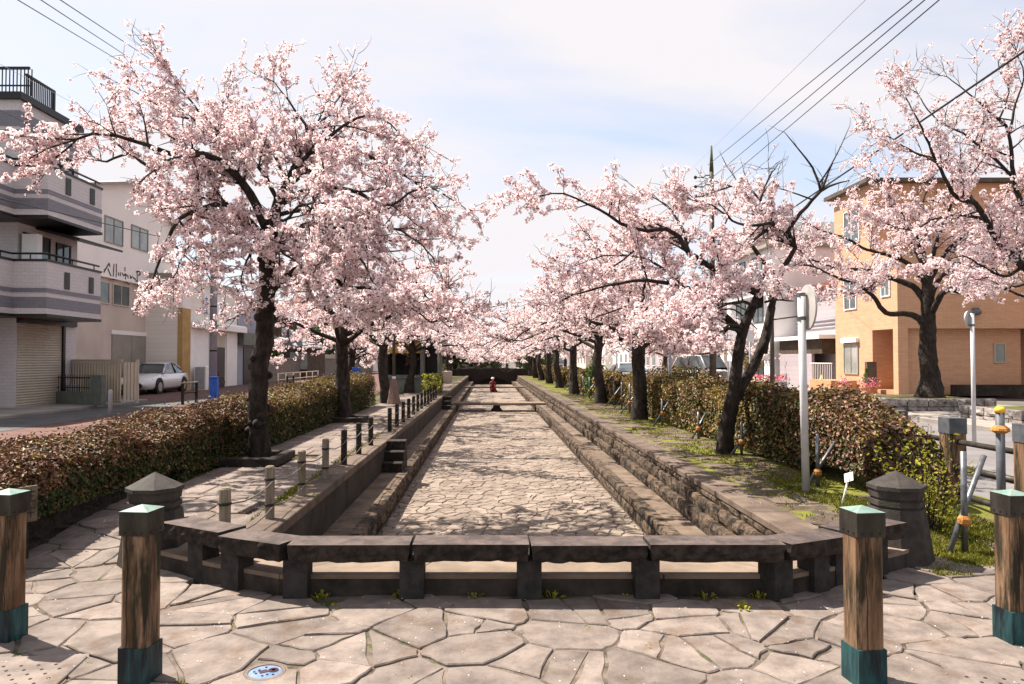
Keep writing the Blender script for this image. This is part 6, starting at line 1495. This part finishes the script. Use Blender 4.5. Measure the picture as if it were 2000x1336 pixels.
planter(12.2, 16.5, 16.4, 18.8, .42, 'rough rock planter edge beside the small round plate pole', 4)
leafy('planter_shrub', 'shrub', 'reddish shrub in the low planter seen below the no parking sign', (7.9, 30.5, 0), [(0, 0, .9, 1.4, .8, .5), (1.4, .2, .8, .8, .7, .4)], 2600, .07, ['leafred', 'leafgreen', 'leafyellow'], [.4, .4, .2], (.5, 0, .06), 9)
blades('grass', [(11.7, 14.4, 20.9, 23.8)], 1, .01, .02, [M['grass']], 'grass fringe on the rocky planter', seed=3, mask=False) if False else None
# ---- orange house
t = thing('orange_house', 'three storey orange brick-clad house with small dark windows', 'house')
X = 17.1
def q(px, py): return XY(X, px, py)
yn = 30.0; yf = 35.4
m = MB(); m.box(X, 30, 32.0, yf, 0, 9.5); obj('wall', m, M['orange'], t)
m = MB(); m.box(X, 24.6, yn, 31.999, 2.9, 6.3); obj('front_block', m, M['orange'], t)
m = MB(); m.box(X, X + .42, yn, 30.36, .1, 2.899); obj('corner_pier', m, M['orange'], t)
m = MB(); m.box(X + .421, 18.6, yn + .3, 30.36, .1, 2.899); obj('porch_side_wall', m, M['orange'], t)
m = MB(); m.box(18.601, 22.6, yn + .5, 31.999, .1, 2.899); obj('ground_floor', m, M['orange'], t)
m = MB(); m.box(24.6, 30, yn - 2.6, 31.999, 0, 6.6); obj('side_block', m, M['orange'], t)
m = MB(); m.box(18.45, 18.6, 30.361, 31.999, 0.1, 2.899); obj('entrance_recess', m, M['orangedk'], t)
m = MB(); m.box(X, 18.45, 30.361, 31.999, 0.1, .28); obj('entrance_step', m, M['orangedk'], t)
m = MB(); m.box(X - .35, 30.3, 31.65, yf + .35, 9.5, 9.68); obj('roof', m, M['polebrown'], t)
m = MB(); m.box(X - .05, 24.65, yn - .05, 32.0, 6.3, 6.4); obj('block_coping', m, M['orangedk'], t)
for a, b, z0, z1 in (((1650, 430), (1678, 430), 7.1, 8.6), ((1650, 540), (1672, 540), 4.0, 5.5)):
    y1 = q(*a)[0]; y0 = q(*b)[0]; win(t, X, -1, y0, y1, z0, z1, 'glass', 'white', 1)
win(t, X, -1, yn + .55, yn + 1.15, 4.35, 5.75, 'glass', 'white', 1)
y1 = q(1650, 690)[0]; y0 = q(1676, 690)[0]; win(t, X, -1, y0, y1, .95, 2.3, 'curtain', 'shutgrey', 1); m = MB(); m.bbox(X - .16, X - .001, y0 - .1, y1 + .1, 2.4, 2.62, .03); obj('shutter_box', m, M['white'], t)
winY(t, yn, 19.4, 19.8, 4.4, 5.7, 'glass', 'white', 0); winY(t, yn + .5, 21.5, 21.9, 1.5, 2.25, 'curtain', 'shutter', 0)
m = MB(); m.lathe([(.12, 3.45), (.2, 3.5), (.2, 3.62), (.1, 3.75)], 10, (20.3, yn - .12), smooth=True); obj('wall_vent', m, M['steel'], t)
m = MB(); m.tube([(23.3, yn + .1, 0), (23.3, yn + .1, 2.85)], .06, 8); obj('drainpipe', m, M['shutter'], t); m = MB(); m.tube([(23.3, yn - .06, 2.9), (23.3, yn - .06, 5)], .06, 8); obj('drainpipe', m, M['shutter'], t)
m = MB(); m.box(19.2, 24.5, yn - .5, yn - .1, 0.1, .55); obj('base_wall', m, M['darkkerb'], t)
m = MB(); m.box(X - 1.3, X - .1, yf - 2.2, yf, .1, .62); obj('porch_wall', m, M['orangedk'], t)
m = MB()
for k in range(12): m.box(X - 1.25, X - 1.23, yf - 2.15 + k * .18, yf - 2.13 + k * .18, .62, 1.4)
m.box(X - 1.27, X - 1.21, yf - 2.2, yf, 1.4, 1.44); obj('porch_railing', m, M['white'], t)['kind'] = 'stuff'
m = MB(); m.box(X - .62, X - .2, 31.3, 31.5, .1, 1.5); obj('letterbox_pillar', m, M['polebrown'], t)
def pot(x, y, label, cone=False):
    t = thing('flower_pot', label, 'flower pot', (x, y, .1)); m = MB(); m.lathe([(.15, 0), (.21, .32), (.23, .32), (.23, .38)], 12); obj('pot', m, M['terracotta'], t)
    rs = np.random.RandomState(int(abs(x * 10)))
    pts = rs.normal(0, .13, (260, 3)) + np.array([0, 0, .5]); obj_leaves('flowers', pts, rs.normal(0, .6, (260, 3)), .035, rs, [M['pink'], M['leafgreen'], M['white']], rs.choice(3, 260, p=[.5, .3, .2]), t)
    if cone: pts = rs.uniform(-1, 1, (500, 3)) * np.array([.16, .16, .3]); pts[:, :2] *= (1 - (pts[:, 2:3] + .3) / .75); obj_leaves('cone_plant', pts + np.array([.05, 0, .85]), rs.normal(0, .6, (500, 3)), .03, rs, [M['conifer']], np.zeros(500, int), t)
pot(15.4, 29.4, 'flower pot with a small green cone plant at the orange house door', True); pot(14.9, 30.2, 'pink flower pot beside the grey letterbox pillar'); pot(15.9, 29.8, 'red flowering pot between the other two pots')
# ---- mauve house with garage, and neighbours
t = thing('mauve_house', 'mauve sided house with a pale roofed porch and white garage wall', 'house')
X = 17.0
m = MB(); m.box(X + .8, 27, 36.2, 41.5, 0, 5.4); obj('wall', m, M['mauve'], t)
m = MB(); m.box(X - .5, 27, 35.9, 41.8, 2.65, 2.85); obj('porch_roof', m, M['white'], t)
m = MB(); m.box(X - .2, X + .79, 36.2, 41.5, 1.9, 2.649); obj('brown_band', m, M['brownwood'], t)
m = MB(); m.box(X - .2, X - .05, 37.4, 41.5, 0, 1.899); obj('garage_wall', m, M['mauve'], t)
m = MB(); m.box(X + .4, 27, 36.0, 41.7, 5.4, 5.6); obj('roof', m, M['redroof'], t)
m = MB()
for zz in (3.3, 3.5, 3.7): m.tube([(X + .75, 36.3, zz), (X + .75, 41.4, zz)], .03, 5)
obj('balcony_rails', m, M['greymetal'], t)['kind'] = 'stuff'
t = thing('grey_panel_house', 'tall pale grey house with corrugated balcony panels and dark windows', 'house')
m = MB(); m.box(16.6, 27, 42, 50, 0, 8.2); obj('wall', m, M['white'], t)
m = MB(); m.box(16.2, 27.2, 41.8, 50.2, 8.2, 8.4); obj('roof', m, M['shutgrey'], t)
for z0 in (2.9, 5.5): obj('balcony_panel', ribs(15.9, -1, 43, 49.5, z0, z0 + .95, .25, False, .03), M['greymetal'], t)['kind'] = 'stuff'
for z0 in (2.9, 5.5): m = MB(); m.box(15.91, 16.6, 43, 49.5, z0 - .1, z0); obj('balcony_floor', m, M['white'], t)
for y0, z0 in ((43.4, .6), (46, .6), (43.4, 3.9), (46.4, 3.9), (43.5, 6.5), (46.4, 6.5)): win(t, 16.6, -1, y0, y0 + 1.6, z0, z0 + 1.4, 'glass', 'black')
obj('fence_panels', ribs(15.2, -1, 42.5, 49.5, 0, 1.5, .3, False, .03), M['greymetal'], t)['kind'] = 'stuff'
t = thing('flat_roof_block', 'distant beige flat-roofed block with a row of dark windows above the blossom', 'building')
m = MB(); m.box(21, 40, 56, 66, 0, 11.3); obj('wall', m, M['creamlow'], t); m = MB(); m.box(20.6, 40.4, 55.6, 66.4, 11.3, 12.3); obj('parapet', m, M['white'], t)
for k in range(6): winY(t, 56, 21.8 + 1.9 * k, 23.0 + 1.9 * k, 9.0, 10.4, 'glass', 'white')
# further houses along both streets
def far_house(x, y, w_, d, h, wall, roof, label, side, rh=1.4, nwin=3):
    global t
    t = thing('town_house', label, 'house', (x, y, 0)); m = MB(); m.box(-w_ / 2, w_ / 2, 0, d, 0, h); obj('wall', m, M[wall], t); hip('roof', -w_ / 2, w_ / 2, 0, d, h + .12, rh, roof, .35)
    X = w_ / 2 if side > 0 else -w_ / 2
    for fl in range(int(h // 2.7)):
        for k in range(nwin): y0 = .7 + k * (d - 1.2) / nwin; win(t, X, side, y0, y0 + 1.2, 1.0 + 2.7 * fl, 2.2 + 2.7 * fl, 'glass', 'white')
        winY(t, 0, -.6, .6, 1.0 + 2.7 * fl, 2.2 + 2.7 * fl, 'glass', 'white')
for i, (x, y, w_, d, h, wa, ro, lb, sd) in enumerate((
    (21.0, 52, 8, 8, 5.6, 'creamlow', 'rooftile', 'cream two storey house across the road beyond the grey panels', -1), (20.5, 68, 8, 9, 6.0, 'mauve', 'redroof', 'mauve house with reddish roof along the far road', -1),
    (19.5, 80, 8, 10, 5.6, 'white', 'rooftile', 'white two storey house along the far road', -1), (19, 93, 8, 11, 8.2, 'clad', 'shutgrey', 'pale three storey house along the far road', -1), (18.5, 108, 8, 12, 6, 'creamlow', 'rooftile', 'low cream house at the end of the road', -1),
    (17.5, 128, 8, 12, 8, 'white', 'rooftile', 'last white house before the road bends', -1),
    (-19.5, 98, 8, 12, 5.8, 'cream', 'rooftile', 'cream house beyond the garden wall', 1), (-18.5, 114, 8, 14, 8.2, 'bluegrey', 'shutgrey', 'blue-grey house far along the red street', 1),
    (-4, 118, 12, 10, 5.0, 'dullwall', 'rooftile', 'grey roofed house closing the view over the bridge', 1), (11, 150, 11, 10, 6.5, 'dullwall', 'rooftile', 'white house closing the view on the bank side', -1))):
    far_house(x, y, w_, d, h, wa, ro, lb, sd)
leafy('broad_tree', 'tree', 'dark green tree behind the bridge parapet', (-3.5, 72, 0), [(0, 0, 2.2, 2.8, 1.5, 1.8), (3, 0, 1.8, 2.2, 1.5, 1.5)], 3500, .16, ['pine', 'leafgreen'], [.6, .4], (2.0, 0, .2), 16)
leafy('broad_tree', 'tree', 'low green shrubbery tree behind the bridge on the bank side', (4.6, 75, 0), [(0, 0, 1.8, 2.2, 1.5, 1.6)], 2500, .16, ['conifer', 'leafgreen'], [.6, .4], (1.6, 0, .2), 17)
# ---- flower stall and cone by the mauve house
t = thing('flower_bed', 'bed of bright pink flowers before the grey panelled fence', 'flower bed', (13.5, 35.0, 0))
m = MB(); m.bbox(-.7, .9, -.3, .3, 0, .55, .03); obj('trough', m, M['concrete'], t); rs = np.random.RandomState(3)
pts = rs.uniform((-.7, -.35, .55), (.9, .35, .85), (420, 3)); obj_leaves('flowers', pts, rs.normal(0, .6, (420, 3)), .06, rs, [M['pink'], M['leafgreen'], M['yellowgreen']], rs.choice(3, 420, p=[.65, .2, .15]), t)
leafy('potted_shrub', 'shrub', 'round pale orange shrub in a tub behind the pink flowers', (13.4, 36.6, 0), [(0, 0, 1.35, .6, .5, .5)], 900, .06, ['leafyellow', 'leafred'], [.5, .5], (.9, 0, .06), 22)
t = thing('traffic_cone', 'yellow cone standing by the mauve garage wall', 'cone', (16.0, 34.6, .1)); m = MB(); m.lathe([(.16, .03), (.03, .75)], 12, smooth=True); obj('cone', m, M['yellow'], t); m = MB(); m.box(-.2, .2, -.2, .2, 0, .03); obj('base', m, M['yellow'], t)
# street lamp behind the leaning trunk
t = thing('street_lamp', 'dark brown street lamp post with a lantern arm behind the leaning cherry', 'street lamp', (8.2, 20.8, 0))
m = MB(); m.tube([(0, 0, 0), (0, 0, 3.9)], [.075, .05], 10); obj('pole', m, M['polebrown'], t); m = MB(); m.tube([(0, 0, 3.85), (-.12, 0, 4.05), (-.25, 0, 3.95)], .03, 6); obj('arm', m, M['polebrown'], t)
m = MB(); m.lathe([(.03, 3.95), (.1, 3.88), (.09, 3.6), (.03, 3.55)], 8, (-.25, 0)); obj('lantern', m, M['lamp'], t); m = MB(); m.tube([(0, 0, 2.75), (.75, 0, 2.85)], .025, 6); obj('banner_arm', m, M['polebrown'], t)
# utility poles and wires of the road side
def upole(x, y, h, label, tip=True):
    t = thing('utility_pole', label, 'utility pole', (x, y, 0)); m = MB(); m.tube([(0, 0, 0), (0, 0, h - 1.1)], [.15, .085], 12); obj('shaft', m, M['polebrown'], t)
    if tip: m = MB(); m.tube([(0, 0, h - 1.1), (0, 0, h)], [.09, .035], 10); obj('tip', m, M['poletop'], t)
    for zz in (1.35, 1.75, 2.15):
        m = MB(); m.tube([(.1, 0, h - zz + .1), (-.25, 0, h - zz + .1), (-.35, 0, h - zz), (-.6, 0, h - zz + .02)], .025, 6); a = obj('arm', m, M['black'], t)
        m = MB(); m.lathe([(.03, h - zz - .06), (.07, h - zz - .02), (.07, h - zz + .04), (.03, h - zz + .08)], 8, (-.68, 0)); obj('insulator', m, M['black'], a)
    m = MB(); m.lathe([(.16, h - 4.6), (.16, h - 4.0)], 10, (.22, 0)); obj('transformer', m, M['greymetal'], t)
    return t
upole(9.35, 30.0, 10.6, 'tall dark utility pole with a pointed greenish tip rising from the blossom')
upole(1.9, 78, 9.0, 'distant thin utility pole seen above the canal, closer to the middle', False); upole(4.1, 84, 9.6, 'distant utility pole just beside the thin one over the canal', False)
def cable(a, b, sag, r, label, m_='black'):
    a, b = Vector(a), Vector(b); m = MB(); m.tube([a.lerp(b, t_ / 24) + Vector((0, 0, -4 * sag * (t_ / 24) * (1 - t_ / 24))) for t_ in range(25)], r, 5); return tag(obj('overhead_cable', m, M[m_]), label, 'cable')
for k, (dx_, z_, w1) in enumerate(((-.62, 9.75, 'uppermost'), (-.1, 9.2, 'middle'), (.45, 8.75, 'lowest'))):
    e = P((1781, 1806, 1834)[k], 0, 11.0); s_ = Vector((9.35 + dx_ * .3, 29.9, z_)); d_ = (e - s_); cable(s_, s_ + d_ * 1.9, 0.0, .011, '%s of the three parallel wires running up from the pointed pole' % w1)
e = P(2000, 98, 12.0); s_ = Vector((9.35, 29.9, 5.7)); cable(s_, s_ + (e - s_) * 1.3, .03, .022, 'thick black cable sagging over the leaning tree and the orange house')
e = P(1690, 0, 14.0); s_ = P(1340, 340, 60); cable(s_, s_ + (e - s_) * 1.15, 0, .008, 'faint single wire crossing the sky beyond the pointed pole', 'greymetal')
s_ = Vector((9.3, 29.9, 9.3)); cable(s_, (4.1, 84, 8.8), .6, .012, 'wire running away from the pointed pole to the distant poles')
for k, (px1, py1, px2, py2, lb) in enumerate(((35, 0, 215, 108, 'lower'), (80, 0, 245, 108, 'middle'), (118, 0, 285, 110, 'upper'))):
    a_ = P(px1, py1, 14.0); b_ = P(px2, py2, 22.5); cable(a_ + (a_ - b_) * .3, b_ + (b_ - a_) * .55, 0, .012, '%s of the three wires above the gnarled cherry crown' % lb)
a_ = P(0, 388, 17.5); b_ = P(310, 462, 27.3); cable(a_ + (a_ - b_) * .3, b_, .0, .016, 'black cable passing low across the tiled balconies to the grey pole')
a_ = P(0, 215, 17.5); b_ = P(120, 272, 22); cable(a_ + (a_ - b_) * .3, b_ + (b_ - a_) * .4, .0, .010, 'thin cable across the top storey of the tiled building')
a_ = P(0, 125, 17.5); b_ = P(150, 205, 24); cable(a_ + (a_ - b_) * .3, b_ + (b_ - a_) * .4, .0, .006, 'very thin wire over the roof railing', 'greymetal')
# ---- person crouching by the second crossing slab
def person(x, y, z):
    t = thing('person', 'person in dark red clothes and pale hat crouching by the far crossing slab', 'person', (x, y, z))
    J = [(0, 0, .34), (0, -.06, .52), (0, -.1, .70), (0, -.1, .78), (-.1, 0, .33), (-.14, -.3, .42), (-.13, -.2, .06), (.1, 0, .33), (.14, -.3, .42), (.13, -.2, .06), (-.17, -.1, .66), (-.2, -.22, .48), (-.08, -.36, .45), (.17, -.1, .66), (.2, -.22, .48), (.08, -.36, .45), (-.13, -.32, .03), (.13, -.32, .03)]
    E = [(0, 1), (1, 2), (2, 3), (0, 4), (4, 5), (5, 6), (0, 7), (7, 8), (8, 9), (2, 10), (10, 11), (11, 12), (2, 13), (13, 14), (14, 15), (6, 16), (9, 17)]
    rad = [.13, .12, .11, .05, .09, .07, .045, .09, .07, .045, .055, .045, .03, .055, .045, .03, .035, .035]
    me = bpy.data.meshes.new('body'); me.from_pydata(J, E, []); me.materials.append(M['red']); o = link('body', me, t)
    sk = o.modifiers.new('skin', 'SKIN'); me.skin_vertices or me.attributes.new if False else None
    if not me.skin_vertices: pass
    bpy.context.view_layer.update()
    for i, v in enumerate(me.skin_vertices[0].data if me.skin_vertices else []): v.radius = (rad[i], rad[i]); v.use_root = (i == 0)
    sb = o.modifiers.new('sub', 'SUBSURF'); sb.levels = 1; sb.render_levels = 1
    m = MB(); m.lathe([(.03, .80), (.08, .85), (.09, .92), (.06, .99), (.02, 1.01)], 10, (0, -.13), smooth=True); obj('head', m, M['skin'], t)
    m = MB(); m.lathe([(.16, .925), (.10, .95), (.09, 1.01), (.02, 1.03)], 12, (0, -.12), smooth=True); obj('hat', m, M['petal'], t)
person(.22, 48.4, ZF)
